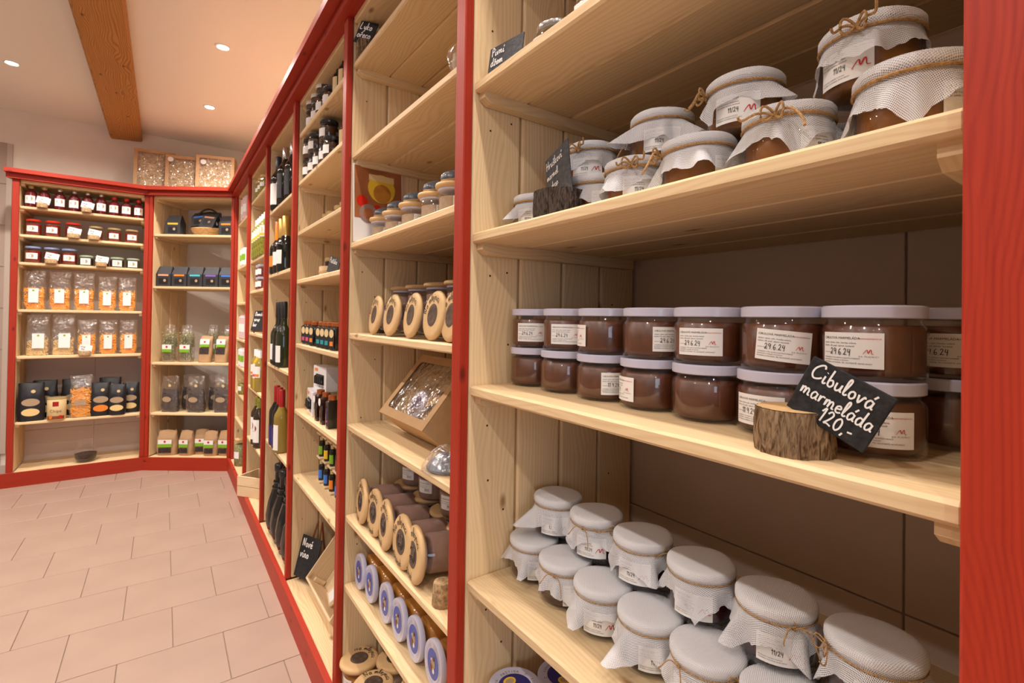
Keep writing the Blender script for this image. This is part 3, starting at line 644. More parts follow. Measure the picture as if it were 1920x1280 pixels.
# the slate: corners in the YZ plane (seen from the aisle), thickness 3 mm
def slate_tag(P, thick, label, m=SLATE):
    """P: four world corners; the writing side is first-corner frame: P0 top-left, P1 top-right, P2 bottom-right, P3 bottom-left"""
    P = [Vector(p) for p in P]; o = sum(P, Vector())/4; X = (P[1]-P[0]+P[2]-P[3]).normalized(); Zv = (P[0]-P[3]+P[1]-P[2]); Yv = Zv.cross(X).normalized(); Zv = X.cross(Yv)
    w = ((P[1]-P[0]).length+(P[2]-P[3]).length)/2; h = ((P[0]-P[3]).length+(P[1]-P[2]).length)/2
    me = bevel_box(w, thick, h, 0.0008, m, 'slate'); t = ob('price_slate', me); t.matrix_world = Matrix(((X.x, Yv.x, Zv.x, o.x), (X.y, Yv.y, Zv.y, o.y), (X.z, Yv.z, Zv.z, o.z), (0, 0, 0, 1)))
    tag(t, label, 'price sign'); return t, w, h
s1, sw, sh_ = slate_tag([(0.500, 0.2110, 1.2075), (0.500, 0.1425, 1.1845), (0.500, 0.1785, 1.1295), (0.500, 0.2385, 1.1700)], 0.003, 'black slate card chalked Cibulová marmeláda 120,- stuck aslant in a log round')
tx = join(hand('Cibulová', 0.0155, -sw*0.42, sh_*0.17, 0.105), hand('marmeláda', 0.0145, -sw*0.44, -sh_*0.14, 0.105), hand('120,-', 0.0145, -sw*0.10, -sh_*0.41, 0.105))
part('chalk_writing', lift(tx, -0.0019).mesh('chalk_writing', CHALK), s1)
# ------------------------------------------------------------------ cloth-capped jam jars
def cloth_mesh(seed, half=0.088):
    rn = random.Random(seed); n = 96; v = []; uvs = []; f = []; mi = []
    rl = 0.0468; zt = JH+0.0012; ph = [rn.uniform(0, 6.28) for _ in range(5)]; dx, dy = rn.uniform(-.006, .006), rn.uniform(-.006, .006); ca = rn.uniform(0, 6.28)
    ring = [(0.0, zt, 0.0), (0.022, zt+0.0007, 0.022), (0.039, zt, 0.039), (0.0448, zt-0.0012, 0.045), (rl, zt-0.004, 0.048), (rl+0.0003, zt-0.010, 0.054), (rl-0.001, zt-0.0135, 0.058), (0.0438, zt-0.0165, 0.061)]
    prof = []
    for r, z, s in ring:
        row = []
        for i in range(n):
            a = 2*PI*i/n; rr = r*(1+0.004*math.sin(7*a+ph[0])) if r else 0; row.append((rr*math.cos(a), rr*math.sin(a), z+0.0006*math.sin(3*a+ph[1])*(r > 0.04), s*math.cos(a), s*math.sin(a)))
        prof.append(row)
    K = 9
    lim = []
    for i in range(n):
        a = 2*PI*i/n-ca; L = half/max(abs(math.cos(a)), abs(math.sin(a))); L = min(L, half*1.32); L += dx*math.cos(a)+dy*math.sin(a); lim.append(L-0.061+rn.uniform(-.0014, .0014))
    for k in range(1, K+1):
        row = []
        for i in range(n):
            a = 2*PI*i/n; S = lim[i]*k/K
            cor = max(0, (lim[i]-0.028)/0.03)
            fold = 0.42*math.sin(7*a+ph[2]+0.8*math.sin(2*a+ph[0]))+0.28*math.sin(12*a+ph[3])+0.25*math.sin(4*a+ph[4])
            out = 0.0438+S*(0.20+0.30*fold*min(1, S/0.018)+0.42*cor*(0.45+0.55*math.sin(1.5*a+ph[0])))
            out = max(out, 0.0462) if S > 0.006 else out
            z = zt-0.0165-S*(0.93-0.10*abs(fold)-0.30*cor*(0.5+0.5*math.sin(1.5*a+ph[0])))
            z = max(z, 0.004)
            s = 0.061+S; row.append((out*math.cos(a), out*math.sin(a), z, s*math.cos(a), s*math.sin(a)))
        prof.append(row)
    for row in prof:
        for x, y, z, u, w in row: v.append((x, y, z)); uvs.append((u*math.cos(ca)+w*math.sin(ca), -u*math.sin(ca)+w*math.cos(ca)))
    for j in range(len(prof)-1):
        for i in range(n): f.append((j*n+i, j*n+(i+1) % n, (j+1)*n+(i+1) % n, (j+1)*n+i)[::-1]); mi.append(0 if j < 5 else 1)
    m = MB(); m.v = v; m.f = f; m.m = mi; me = m.mesh('cloth', [GAUZEC, GAUZE], True, 80)
    ul = me.uv_layers.new(name='UVMap')
    for l in me.loops: ul.data[l.index].uv = uvs[l.vertex_index]
    return me
def twine_mesh(seed, thick=0.0009, bow=True):
    rn = random.Random(seed); z = JH-0.0148; r = 0.0448+thick; mb = MB()
    mb.tube([(r*math.cos(2*PI*i/40), r*math.sin(2*PI*i/40), z+0.0005*math.sin(4*PI*i/40)) for i in range(40)], thick, 6, closed=True)
    a = rn.uniform(0, 6.28); b = Vector((r*math.cos(a), r*math.sin(a), z)); o = Vector((math.cos(a), math.sin(a), 0)); t = Vector((-math.sin(a), math.cos(a), 0))
    for s in (-1, 1):
        L = rn.uniform(0.025, 0.05); dz = rn.uniform(-0.9, 0.5); P = []
        for i in range(9):
            q = i/8; P.append(b+o*(0.003+L*0.5*q)+t*s*L*0.7*math.sin(q*1.6)+Vector((0, 0, dz*L*q*q+0.004*math.sin(q*6))))
        mb.tube(P, thick*0.9, 5)
    if bow:
        for s in (-1, 1):
            P = [b+o*(0.002+0.010*math.sin(PI*i/10))+t*s*(0.011*math.sin(PI*i/10))+Vector((0, 0, 0.008*math.sin(2*PI*i/10)+0.002)) for i in range(11)]; mb.tube(P, thick*0.9, 5)
    mb.tube([b+o*0.0015+t*0.002*math.cos(q)+Vector((0, 0, 0.002*math.sin(q))) for q in (0, 1.2, 2.4, 3.6, 4.8, 6)], thick*1.3, 6)
    return mb.mesh('twine', TWINE, True)
CL = [cloth_mesh(11, 0.086), cloth_mesh(12, 0.090), cloth_mesh(13, 0.087), cloth_mesh(14, 0.093), cloth_mesh(15, 0.088), cloth_mesh(17, 0.085)]
TW = [twine_mesh(i+3, 0.0009, i % 2 == 0) for i in range(4)]; TWT = [twine_mesh(i+13, 0.0016, True) for i in range(3)]
FA = fill_mesh(0.0448, 0.0545, AMBER); FC = fill_mesh(0.0448, 0.0545, CHERRY)
def jam_label(name, ing):
    sh = sheet(0.054, 0.034, 14); tx = join(text_mb(name, 0.0034, -0.025, 0.0105), text_mb('www.namlejnici.cz', 0.0022, 0.0255, 0.0135, 'RIGHT', 1), text_mb(ing, 0.0023, -0.025, 0.0062), text_mb('cukr, pektin, kyselina citronová', 0.0023, -0.025, 0.0032),
        hand('11/24', 0.0062, -0.010, -0.0052, 0.10), logo(0.0160, 0.0165, -0.0035, 1), text_mb('SKLADUJTE V CHLADU A SUCHU', 0.0018, -0.025, -0.0105), text_mb('PRODEJNA A KAVÁRNA, NOVÉ HRADY', 0.0018, -0.025, -0.0132))
    return wrap(sh, 0.0448, 0.027, lift=0.0003).mesh('label', PAPER, True), wrap(tx, 0.0448, 0.027, lift=0.0006).mesh('lettering', [INK, REDINK])
LBP = jam_label('HRUŠKOVÝ DŽEM', 's kousky hrušek a drobenkou,'); LBC = jam_label('VIŠŇOVÝ DŽEM', 'výběrové višně, ovoce 70 %,')
def cloth_jar(loc, rz, ci, kind, label, grp, tw=None):
    t = thing('jam_jar', label, 'jar', loc, rz, grp)
    part('contents', FA if kind == 'a' else FC, t); part('glass', G_ON, t)
    part('lid', L_ON, t); c = part('cloth_cover', CL[ci % len(CL)], t, rot=(0, 0, ci*1.7))
    part('twine', (TWT if kind == 'a' else TW)[ci % 3] if tw is None else tw, t, rot=(0, 0, ci*2.3))
    a, b = LBP if kind == 'a' else LBC; l = part('label', a, t); part('lettering', b, l)
    return t
rnd = random.Random(5)
zC = 0.7542
gl, gu, gb = 'cloth-capped cherry jam jars, front row', 'cloth-capped cherry jam jars, upper layer', 'cloth-capped cherry jam jars, back row'
lowC = [(0.590, 0.748), (0.586, 0.653), (0.584, 0.560), (0.584, 0.466), (0.580, 0.371), (0.583, 0.276), (0.585, 0.181)]
for i, (x, y) in enumerate(lowC):
    cloth_jar((x, y, zC), -math.atan2(x, y)+R([20, 30, -5, 15, -28, 10, 0][i]), i, 'c', f'gauze-capped cherry jam jar, low front row, {ORD[i]} from the wooden side panel', gl)
upC = [(0.636, 0.733), (0.636, 0.628), (0.636, 0.524), (0.636, 0.419), (0.637, 0.314), (0.640, 0.209)]
for i, (x, y) in enumerate(upC):
    cloth_jar((x, y, zC+JH+0.0025), -math.atan2(x, y)+R([-8, -12, -18, -14, 8, 12][i]), i+3, 'c', f'gauze-capped cherry jam jar, upper layer, {ORD[i]} from the wooden side panel', gu)
for i in range(6):
    cloth_jar((0.690, 0.740-0.103*i, zC), R(-60), i+1, 'c', f'gauze-capped cherry jam jar, hidden back row, {ORD[i]} from the side panel', gb)
# pear jam on the upper shelf
zA = 1.4042
lowA = [(0.585, 0.745), (0.585, 0.588), (0.572, 0.492), (0.568, 0.385), (0.568, 0.272), (0.560, 0.156)]
for i, (x, y) in enumerate(lowA):
    cloth_jar((x, y, zA), -math.atan2(x, y)+R([-20, 25, 10, 60, 50, 60][i]), i, 'a', ['pear jam jar under gauze standing alone behind the dark log round', 'pear jam jar under gauze on the upper shelf, just right of the chalked slate', 'pear jam jar tied with a thick twine bow, low on the upper shelf', 'pear jam jar with a folded gauze flap, low in the middle of the upper shelf', 'pear jam jar half covered by gauze, low between the two tall stacks', 'pear jam jar under gauze at the shelf edge beside the nearest red post'][i], 'cloth-capped pear jam jars, lower layer')
upA = [(0.625, 0.640), (0.615, 0.480), (0.608, 0.345), (0.603, 0.205)]
for i, (x, y) in enumerate(upA):
    cloth_jar((x, y, zA+JH+0.0025), -math.atan2(x, y)+R([-12, 0, -12, -30][i]), i+2, 'a', ['pear jam jar on top of the others, directly right of the slate', 'pear jam jar on top, second from the slate, red logo on its label', 'pear jam jar on top, third from the slate, twine end hanging down', 'topmost pear jam jar of the pile, beside the nearest red post'][i], 'cloth-capped pear jam jars, upper layer')
for i, y in enumerate((0.66, 0.53, 0.40, 0.27, 0.17)):
    cloth_jar((0.672, y, zA), R(-60), i, 'a', f'gauze-capped pear jam jar, back row under the pile, {ORD[i]} from the side panel', 'cloth-capped pear jam jars, back row')
slate_block((0.522, 0.612, zA), 0, 0.042, 0.046, BARKD, 8, 'dark bark log round holding the pear marmalade slate on the upper shelf')
cy, cz = 0.602, 1.483
dv = Vector((-0.20, -0.965, 0)).normalized()
c0 = Vector((0.524, cy+0.012, cz)); hw, hh = 0.036, 0.052
up = Vector((0, -0.12, 1)).normalized()
P0 = c0-dv*hw+up*hh*0.55; P1 = c0+dv*hw+up*hh*1.1; P2 = c0+dv*hw-up*hh*0.9; P3 = c0-dv*hw-up*hh*1.0
s2, sw, sh_ = slate_tag([P0, P1, P2, P3], 0.003, 'grey slate card chalked Hruškoví marmel. standing in the dark log round', SLATEG)
tx = join(hand('Hruškoví', 0.0150, -sw*0.44, sh_*0.26, 0.10), hand('marmel.', 0.0125, -sw*0.44, sh_*0.05, 0.10), hand('s drop.', 0.0125, -sw*0.40, -sh_*0.16, 0.10), hand('120,-', 0.0125, -sw*0.10, -sh_*0.36, 0.10))
part('chalk_writing', lift(tx, -0.0019).mesh('chalk_writing', CHALK), s2)

# ------------------------------------------------------------------ second bay
# jars whose wooden disc lid faces out (lying on their side) and upright ones
def disc_lid(r, th):   # axis along Z, medallion on top
    return MB().lathe([(r*0.80, 0), (r*0.96, th*0.12), (r, th*0.45), (r*0.985, th*0.75), (r*0.93, th*0.95), (r*0.80, th), (0.001, th*0.99)], 40).mesh('wooden_lid', TURNED, True, 60)
def medallion(r, th):
    m = MB().lathe([(r*1.0, th+0.0002), (r*0.98, th+0.0008), (r*0.90, th-0.0002+0.0006), (r*0.82, th+0.0010), (r*0.74, th+0.0005), (0.001, th+0.0006)], 32, sq=0, capb=False)
    return m.mesh('medallion', PIGDARK, True, 60)
def pig_relief(r, th):
    m = MB()
    def arc(cx, cy, rr, a0, a1, n=10): return [(cx+rr*math.cos(a0+(a1-a0)*i/n), cy+rr*math.sin(a0+(a1-a0)*i/n), th+0.0012) for i in range(n+1)]
    m.tube(arc(0, -r*0.28, r*0.26, 0, 2*PI, 14), r*0.045, 5); m.tube(arc(0, 0, r*0.62, R(150), R(390), 14), r*0.035, 5)
    m.tube(arc(-r*0.3, r*0.35, r*0.22, R(20), R(200)), r*0.04, 5); m.tube(arc(r*0.3, r*0.35, r*0.22, R(-20), R(160)), r*0.04, 5)
    m.tube(arc(-r*0.09, -r*0.28, r*0.05, 0, 2*PI, 8), r*0.03, 4); m.tube(arc(r*0.09, -r*0.28, r*0.05, 0, 2*PI, 8), r*0.03, 4)
    o = m.mesh('relief', PIGDARK, True); return o
def lid_writing(r, th, bottom):
    a = hand('Na mlejnici', r*0.30, w=0.10, arc=(r*0.62, R(168), 1)); rs = [a]
    if bottom: rs.append(hand('moravanka'[:8], r*0.26, w=0.10, arc=(r*0.86, R(218), -1)))
    m = join(*rs); return m.xf(lambda x, y, z: (x, z, th+0.0009-y)).mesh('handwriting', INK)
def disc_jar(r, th, rj, hj, fillm, label, grp, loc, rot, bottom=True, relief=True):
    t = thing('pate_jar', label, 'jar', loc, 0, grp); t.rotation_euler = rot
    k = (r, th, rj, hj, fillm.name, bottom)
    if k not in _lab:
        _lab[k] = (disc_lid(r, th), medallion(r*0.46, th), pig_relief(r*0.46, th), lid_writing(r, th, bottom),
            MB().lathe([(rj*.9, -hj), (rj, -hj+0.005), (rj, -0.016), (rj*0.93, -0.012), (rj*0.93, 0)], 32).mesh('glass', GLASS, True, 60),
            MB().lathe([(rj*.85, -hj+0.002), (rj-0.002, -hj+0.007), (rj-0.002, -0.02), (rj*0.85, -0.018)], 32).mesh('contents', fillm, True, 60),
            MB().lathe([(rj*0.97, -0.006), (rj*1.0, -0.004), (rj*1.0, 0.0)], 32, capb=False, capt=False).mesh('seal', LID, True),
            wrap(sheet(0.045, hj*0.45, 10), rj, -hj*0.5, lift=0.0004).mesh('label', PAPER, True),
            wrap(join(text_mb('MORAVSKÁ PAŠTIKA', 0.0036, -0.02, 0.008), text_mb('vepřové maso, játra, sůl', 0.003, -0.02, 0.002), text_mb('cibule, koření, česnek', 0.003, -0.02, -0.003), hand('11/24', 0.007, 0.0, -0.012)), rj, -hj*0.5, lift=0.0008).mesh('lettering', INK))
    a, b, c, d, e, f, g, h, i = _lab[k]
    l = part('wooden_lid', a, t); m = part('medallion', b, l); part('handwriting', d, l)
    if relief: part('relief', c, l)
    part('contents', f, t); part('glass', e, t); part('seal', g, t); lb = part('label', h, t); part('lettering', i, lb)
    return t
# lying: lid axis Z -> points to the aisle (-X) and a little up; rotation about Y by -90deg then spin about own axis
def facing(tilt_up, yaw, spin=0):
    # build euler: spin about local z, then tip z-axis to -X with tilt, then yaw
    M = Matrix.Rotation(yaw, 4, 'Z') @ Matrix.Rotation(-(PI/2-tilt_up), 4, 'Y') @ Matrix.Rotation(-PI/2+spin, 4, 'Z'); return M.to_euler()
z = 1.1915
for i, y in enumerate((1.372, 1.250, 1.117, 0.998, 0.912)):
    th = 0.013; r = 0.0565; tilt = R(9)
    disc_jar(r, th, 0.040, 0.075, PATE, f'leaning jar with round wooden lid facing out, middle shelf, {ORD[i]} from the left', 'wooden-lidded jars leaning with their lids outward', (0.502+0.0, y, z+r*math.cos(tilt)+0.000), facing(tilt, R(-6)+R(3)*(i % 2), R([10, -5, 0, 8, 0][i])), bottom=False, relief=False)
for i, (x, y) in enumerate([(0.640, 1.50), (0.638, 1.375), (0.636, 1.245), (0.634, 1.118), (0.632, 1.0)]):
    disc_jar(0.050, 0.013, 0.042, 0.135, PATE, f'upright jar with wooden lid behind the leaning jars, {ORD[i]} from the left', 'upright wooden-lidded jars behind the leaning ones', (x, y, z+0.1355), (0, 0, R(-70)), bottom=False, relief=False)
def small_slate(loc, rz, w, h, label, txt=None, tiltz=0, m=SLATE):
    t = ob('price_slate', bevel_box(w, 0.003, h, 0.0006, m, 'slate'), None, loc, (R(-8), R(tiltz), rz)); tag(t, label, 'price sign')
    if txt: part('chalk_writing', lift(join(*[hand(s_, h*0.32, -w*0.42, h*(0.12-0.38*q), 0.13) for q, s_ in enumerate(txt)]), -0.0019).mesh('chalk_writing', CHALK), t)
    return t
slate_block((0.555, 1.494, z), 0, 0.022, 0.030, BARKD, 21, 'small log holder at the left end of the leaning wooden-lidded jars')
small_slate((0.560, 1.497, z+0.055), R(-150), 0.06, 0.055, 'small dark slate seen edge-on left of the leaning wooden-lidded jars', None, -15)
z = 0.6275
for i, (x, y) in enumerate([(0.498, 1.455), (0.500, 1.352), (0.495, 1.258), (0.494, 1.140), (0.492, 1.062)]):
    r = 0.064; tilt = R(5)
    disc_jar(r, 0.015, 0.046, 0.105, PATE, f'lying pâté jar with pig medallion lid, {ORD[i]} from the left', 'pâté jars lying with pig medallions outward', (x+0.004, y, z+r*math.cos(tilt)), facing(tilt, R(-8)+R(5)*(i % 2), R([0, 10, -6, 5, -4][i])))
for i, (x, y, zz, lab_) in enumerate([(0.655, 1.46, 0, 'lower upright pâté jar behind the lying ones, farthest left'), (0.655, 1.33, 0, 'lower upright pâté jar behind the lying ones, second from left'), (0.650, 1.20, 0, 'lower upright pâté jar behind the lying ones, third from left'), (0.64, 1.08, 0, 'lower upright pâté jar behind the lying ones, nearest the red post'),
    (0.660, 1.44, 1, 'upper stacked pâté jar behind the lying ones, farthest left'), (0.655, 1.305, 1, 'upper stacked pâté jar with white label behind the lying ones'), (0.650, 1.16, 1, 'upper stacked pâté jar behind the lying ones, partly behind the red post')]):
    disc_jar(0.056, 0.013, 0.047, 0.080, PATE, lab_, 'upright pâté jars stacked behind the lying ones', (x, y, z+0.0805+zz*0.094), (0, 0, R(-62)), relief=False, bottom=False)
ck = thing('cork_stopper', 'speckled cork stopper standing in front of the lying pâté jars beside the red post', 'cork', (0.500, 0.950, z))
part('body', MB().lathe([(0.021, 0), (0.0225, 0.002), (0.0195, 0.046), (0.018, 0.049), (0.001, 0.0495)], 28).mesh('cork', CORK, True, 50), ck)
# honey-coloured jars with blue picture lids lying on the shelf below
def pic_lid(r, th, inner=BLUEP):
    l = MB().lathe([(r*0.97, 0), (r, th*0.15), (r, th*0.8), (r*0.98, th*0.97), (r*0.94, th), (r*0.90, th*0.93), (0.001, th*0.93)], 40).mesh('lid', LID, True, 50)
    p = MB().add([(r*0.62*math.cos(2*PI*i/32), r*0.62*math.sin(2*PI*i/32), th*0.93+0.0004) for i in range(32)], [tuple(range(32))]).mesh('picture', inner)
    return l, p
def ring_text(txt, rad, size, z, m=INK, start=90):
    n = len(txt); mb = MB()
    for i, ch in enumerate(txt):
        if ch == ' ': continue
        a = R(start)-2*PI*i/n; t_ = text_mb(ch, size, 0, 0, 'CENTER')
        c, s = math.cos(a-PI/2), math.sin(a-PI/2)
        mb = join(mb, t_.xf(lambda x, y, zz: ((x*c-(zz+rad)*s), (x*s+(zz+rad)*c), z)))
    return mb.mesh('ring_lettering', m)
BL, BP = pic_lid(0.050, 0.014); BRT = ring_text('PAŠTIKA  DOMÁCÍ  PAŠTIKA  MORAVSKÁ  ', 0.0345, 0.0075, 0.0140, mat('grey_print', (0.35, 0.33, 0.4)))
fig = join(disc(0.011, 20, 0, 0.002, 0.003), disc(0.008, 18, 1, -0.006, -0.010), disc(0.006, 16, 2, 0.005, -0.012), disc(0.005, 14, 1, 0.004, 0.013), disc(0.004, 12, 2, -0.008, 0.006)).xf(lambda x, y, z: (x, z, 0.0139)).mesh('figure', [TANP, EASELW, PAPER])
HG = MB().lathe([(0.040, -0.085), (0.0445, -0.079), (0.0445, -0.016), (0.041, -0.010), (0.041, 0)], 32).mesh('glass', GLASS, True, 60)
HF = MB().lathe([(0.037, -0.083), (0.0425, -0.077), (0.0425, -0.018), (0.038, -0.015)], 32).mesh('contents', HONEY, True, 60)
z = 0.4145
for i, (x, y) in enumerate([(0.512, 1.492), (0.515, 1.405), (0.517, 1.290), (0.517, 1.200), (0.520, 1.107), (0.520, 1.002)]):
    t = thing('pate_jar', f'lying amber jar with white lid and blue picture, {ORD[i]} from the left', 'jar', (x, y, z+0.050), 0, 'amber jars lying with blue picture lids outward'); t.rotation_euler = facing(R(3), R(-4), 0)
    l = part('lid', BL, t); part('picture', BP, l); part('figure', fig, l); part('ring_lettering', BRT, l); part('contents', HF, t); part('glass', HG, t)
# navy lids in the nearest bay, lowest visible shelf
NL, NP = pic_lid(0.050, 0.014, NAVY); NRT = ring_text('PAŠTIKA  Z  FARMY  PAŠTIKA  Z  VENKOVA  ', 0.0335, 0.0075, 0.0140, mat('brown_print', (0.22, 0.10, 0.10)))
nfig = join(disc(0.0105, 24, 0, 0, 0.014, 1.25), disc(0.0065, 20, 1, 0, 0.0135, 1.4)).xf(lambda x, y, z: (x, z, 0.0139+(0.0002 if abs(x) < 0.0095 and 0.006 < z < 0.021 else 0))).mesh('emblem', [YELLOW, TANP])
nf2 = ribbon(crom([(-0.012, 0.004), (-0.002, -0.004), (0.006, -0.016), (0.014, -0.020)], 4), 0.003).xf(lambda x, y, z: (x, z, 0.0140)).mesh('stroke', PINK)
z = 0.4805
for i, (x, y, dz, rz) in enumerate([(0.545, 0.742, 0, 10), (0.638, 0.712, 0.0, 150), (0.668, 0.608, 0.0, 60), (0.56, 0.62, 0, 30), (0.57, 0.50, 0, 0)]):
    t = thing('pate_jar', ['navy and yellow lidded jar nearest the side panel on the lowest visible shelf', 'navy lidded jar standing behind the yellow emblem jar near the floor', 'navy lidded jar just peeking past the shelf edge at the bottom', 'navy lidded jar below the picture edge, second in front row', 'navy lidded jar below the picture edge, third in front row'][i], 'jar', (x, y, z+0.068+dz), R(rz), 'navy lidded pâté jars on the lowest visible shelf')
    l = part('lid', NL, t); part('picture', NP, l); part('ring_lettering', NRT, l); part('emblem', nfig, l); part('stroke', nf2, l)
    part('contents', MB().lathe([(0.037, -0.066), (0.0425, -0.060), (0.0425, -0.018), (0.038, -0.015)], 32).mesh('contents', PATE, True, 60), t)
    part('glass', MB().lathe([(0.040, -0.068), (0.0445, -0.062), (0.0445, -0.016), (0.041, -0.010), (0.041, 0)], 32).mesh('glass', GLASS, True, 60), t)
# wooden lidded jars standing on the bottom board
for i, (x, y, lab_) in enumerate([(0.508, 1.500, 'short jar with round wooden lid on the bottom board, farther one at the edge'), (0.508, 1.376, 'short jar with dark medallion lid on the bottom board, nearer one'), (0.600, 1.44, 'short wooden-lidded jar behind the two at the bottom board edge'), (0.62, 1.30, 'short wooden-lidded jar with white label, deeper on the bottom board')]):
    disc_jar(0.058, 0.017, 0.045, 0.080, HONEY if i < 2 else SALT, lab_, 'wooden-lidded jars on the bottom board', (x, y, 0.0990+0.0805+(0.012 if i == 1 else 0)*0), (0, 0, R([-75, -60, -50, -80][i])), bottom=False, relief=False)
# candle-like jars with pebble knobs on wooden rings
def pebble_jar():
    t = thing('pebble_jar', '', 'jar')
    part('contents', MB().lathe([(0.026, 0.003), (0.0315, 0.006), (0.0315, 0.040), (0.029, 0.041)], 28).mesh('contents', SALT, True, 60), t)
    part('glass', MB().lathe([(0.028, 0), (0.0335, 0.004), (0.0335, 0.048), (0.031, 0.053), (0.031, 0.058)], 32, capt=False).mesh('glass', GLASS, True, 60), t)
    part('seal', MB().lathe([(0.034, 0.055), (0.0355, 0.056), (0.0355, 0.0592), (0.034, 0.060)], 28).mesh('seal', LID, True), t)
    part('wooden_lid', MB().lathe([(0.036, 0.0595), (0.0405, 0.062), (0.0415, 0.066), (0.040, 0.0705), (0.034, 0.0725), (0.001, 0.073)], 36).mesh('wooden_lid', TURNED, True, 60), t)
    me = MB().lathe([(0.018, 0.0725), (0.026, 0.076), (0.030, 0.083), (0.0305, 0.087), (0.029, 0.095), (0.022, 0.101), (0.011, 0.1045), (0.001, 0.1055)], 28)
    me.m = [0 if me.v[f[0]][2] < 0.081 else 1 for f in me.f]; me.xf(lambda x, y, z: (x*1.05+0.002*math.sin(90*z), y*0.78, z+0.004*math.sin(60*x)))
    part('pebble_knob', me.mesh('pebble_knob', [TURNED, STONEB], True, 80), t)
    l = part('label', wrap(sheet(0.022, 0.026, 8), 0.0335, 0.027, lift=0.0003).mesh('label', PAPER, True), t)
    part('lettering', wrap(join(*[text_mb(s_, 0.0032, -0.009, 0.006-0.005*q) for q, s_ in enumerate(['SŮL BYLINKOVÁ', 'mořská sůl,', 'rozmarýn'])]), 0.0335, 0.027, lift=0.0006).mesh('lettering', INK), l)
    return t
PJ = Proto(pebble_jar)
for i, (x, y, a) in enumerate([(0.545, 1.462, -10), (0.543, 1.350, -5), (0.540, 1.222, -15), (0.536, 1.092, -10), (0.530, 0.985, -20)]):
    PJ((x, y, 1.4725), (0, 0, R(a+10)), ['small salt jar with light blue-grey pebble knob in front of the picture card', 'small salt jar with grey pebble knob, second from the picture card', 'small salt jar with glossy dark pebble knob, middle of the row', 'small salt jar with mottled pebble knob, second from the red post', 'small salt jar with pebble knob directly beside the red post'][i], 'salt jars with pebble knobs')
# printed picture card standing against the side panel
pc = ob('picture_card', bevel_box(0.165, 0.004, 0.245, 0.0006, WBOX, 'card'), None, (0.553, 1.528, 1.4725+0.1235), (R(-3), 0, R(4))); tag(pc, 'printed picture card of a jar with red peppers standing left of the pebble-knob jars', 'poster')
px = join(sheet(0.159, 0.165, 1, 0, 0, 0.036), lift(disc(0.046, 28, 1, 0.010, 0.055), -0.0004), lift(sheet(0.085, 0.020, 1, 2, 0.010, 0.088), -0.0006), lift(disc(0.030, 24, 3, 0.012, 0.040), -0.0008),
          lift(disc(0.018, 20, 4, -0.055, 0.008), -0.0009), lift(disc(0.022, 20, 4, 0.045, -0.004), -0.0009), lift(disc(0.012, 20, 4, -0.005, -0.010), -0.0009), lift(disc(0.030, 24, 5, -0.035, -0.030), -0.0010), lift(disc(0.017, 24, 0, -0.035, -0.030), -0.0012))
part('print', lift(px, -0.0023).mesh('print', [TOPWOOD, YELLOW, PASTAP, HONEY, REDVEG, PATE]), pc)
# kraft gift box leaning back
def gift_box(label, w, h, d, grp=None, inner='disc'):
    t = thing('gift_box', label, 'box', group=grp); m = 0.024; wx, wz = w/2-m, h/2-m
    f = MB()   # front frame with rounded window, facing -Y, centred
    n = 8; cr = 0.014; W_ = []
    for cx, cz, a0 in ((wx-cr, wz-cr, 0), (-wx+cr, wz-cr, 90), (-wx+cr, -wz+cr, 180), (wx-cr, -wz+cr, 270)):
        for i in range(n+1): W_.append((cx+cr*math.cos(R(a0+90*i/n)), cz+cr*math.sin(R(a0+90*i/n))))
    O = []
    for x, z in W_:
        k = min((w/2)/max(abs(x), 1e-6), (h/2)/max(abs(z), 1e-6)); O.append((x*k, z*k))
    # snap the corners
    for c in ((w/2, h/2), (-w/2, h/2), (-w/2, -h/2), (w/2, -h/2)):
        j = min(range(len(O)), key=lambda q: math.hypot(O[q][0]-c[0], O[q][1]-c[1])); O[j] = c
    N_ = len(W_)
    for y in (0.0, 0.0012):
        v = [(x, y, z) for x, z in W_]+[(x, y, z) for x, z in O]; f.add(v, [(i, (i+1) % N_, (i+1) % N_+N_, i+N_)[::(1 if y else -1)] for i in range(N_)])
    part('window_front', f.mesh('window_front', KRAFT), t)
    b = MB(); e = 0.0012
    b.box(-w/2, w/2, 0.0014, d, -h/2, -h/2+e); b.box(-w/2, w/2, 0.0014, d, h/2-e, h/2); b.box(-w/2, -w/2+e, 0.0014, d, -h/2+e, h/2-e); b.box(w/2-e, w/2, 0.0014, d, -h/2+e, h/2-e); b.box(-w/2, w/2, d-e, d, -h/2+e, h/2-e)
    part('carton', b.mesh('carton', KRAFT), t)
    part('film', sheet(w-2*m+0.01, h-2*m+0.01, 6, nz=6).xf(lambda x, y, z: (x, 0.0022+0.0006*math.sin(60*x+40*z), z)).mesh('film', FILMC, True), t)
    st = MB(); rn = random.Random(int(w*1000)+len(label))
    for i in range(170):
        a = rn.uniform(0, PI); L = rn.uniform(0.015, 0.045); x = rn.uniform(-wx, wx); z = rn.uniform(-wz, wz); y = rn.uniform(0.008, 0.028)
        P = [(max(-w/2+.003, min(w/2-.003, x+L*(q-1)*0.5*math.cos(a)+0.004*math.sin(q*2+a))), y+0.003*math.cos(q*3), max(-h/2+.003, min(h/2-.003, z+L*(q-1)*0.5*math.sin(a)))) for q in range(4)]
        st.tube(P, 0.0009, 3)
    st.box(-w/2+.003, w/2-.003, 0.030, 0.034, -h/2+.003, h/2-.003)
    s_ = part('straw_filling', st.mesh('straw_filling', STRAW), t); s_['kind'] = 'stuff'
    return t
gb = gift_box('open-windowed kraft gift box leaning back, straw and a wrapped blue-lidded jar inside', 0.286, 0.205, 0.100)
TB = R(40); gb.rotation_euler = (Matrix.Rotation(R(-90), 4, 'Z') @ Matrix.Rotation(-TB, 4, 'X')).to_euler()
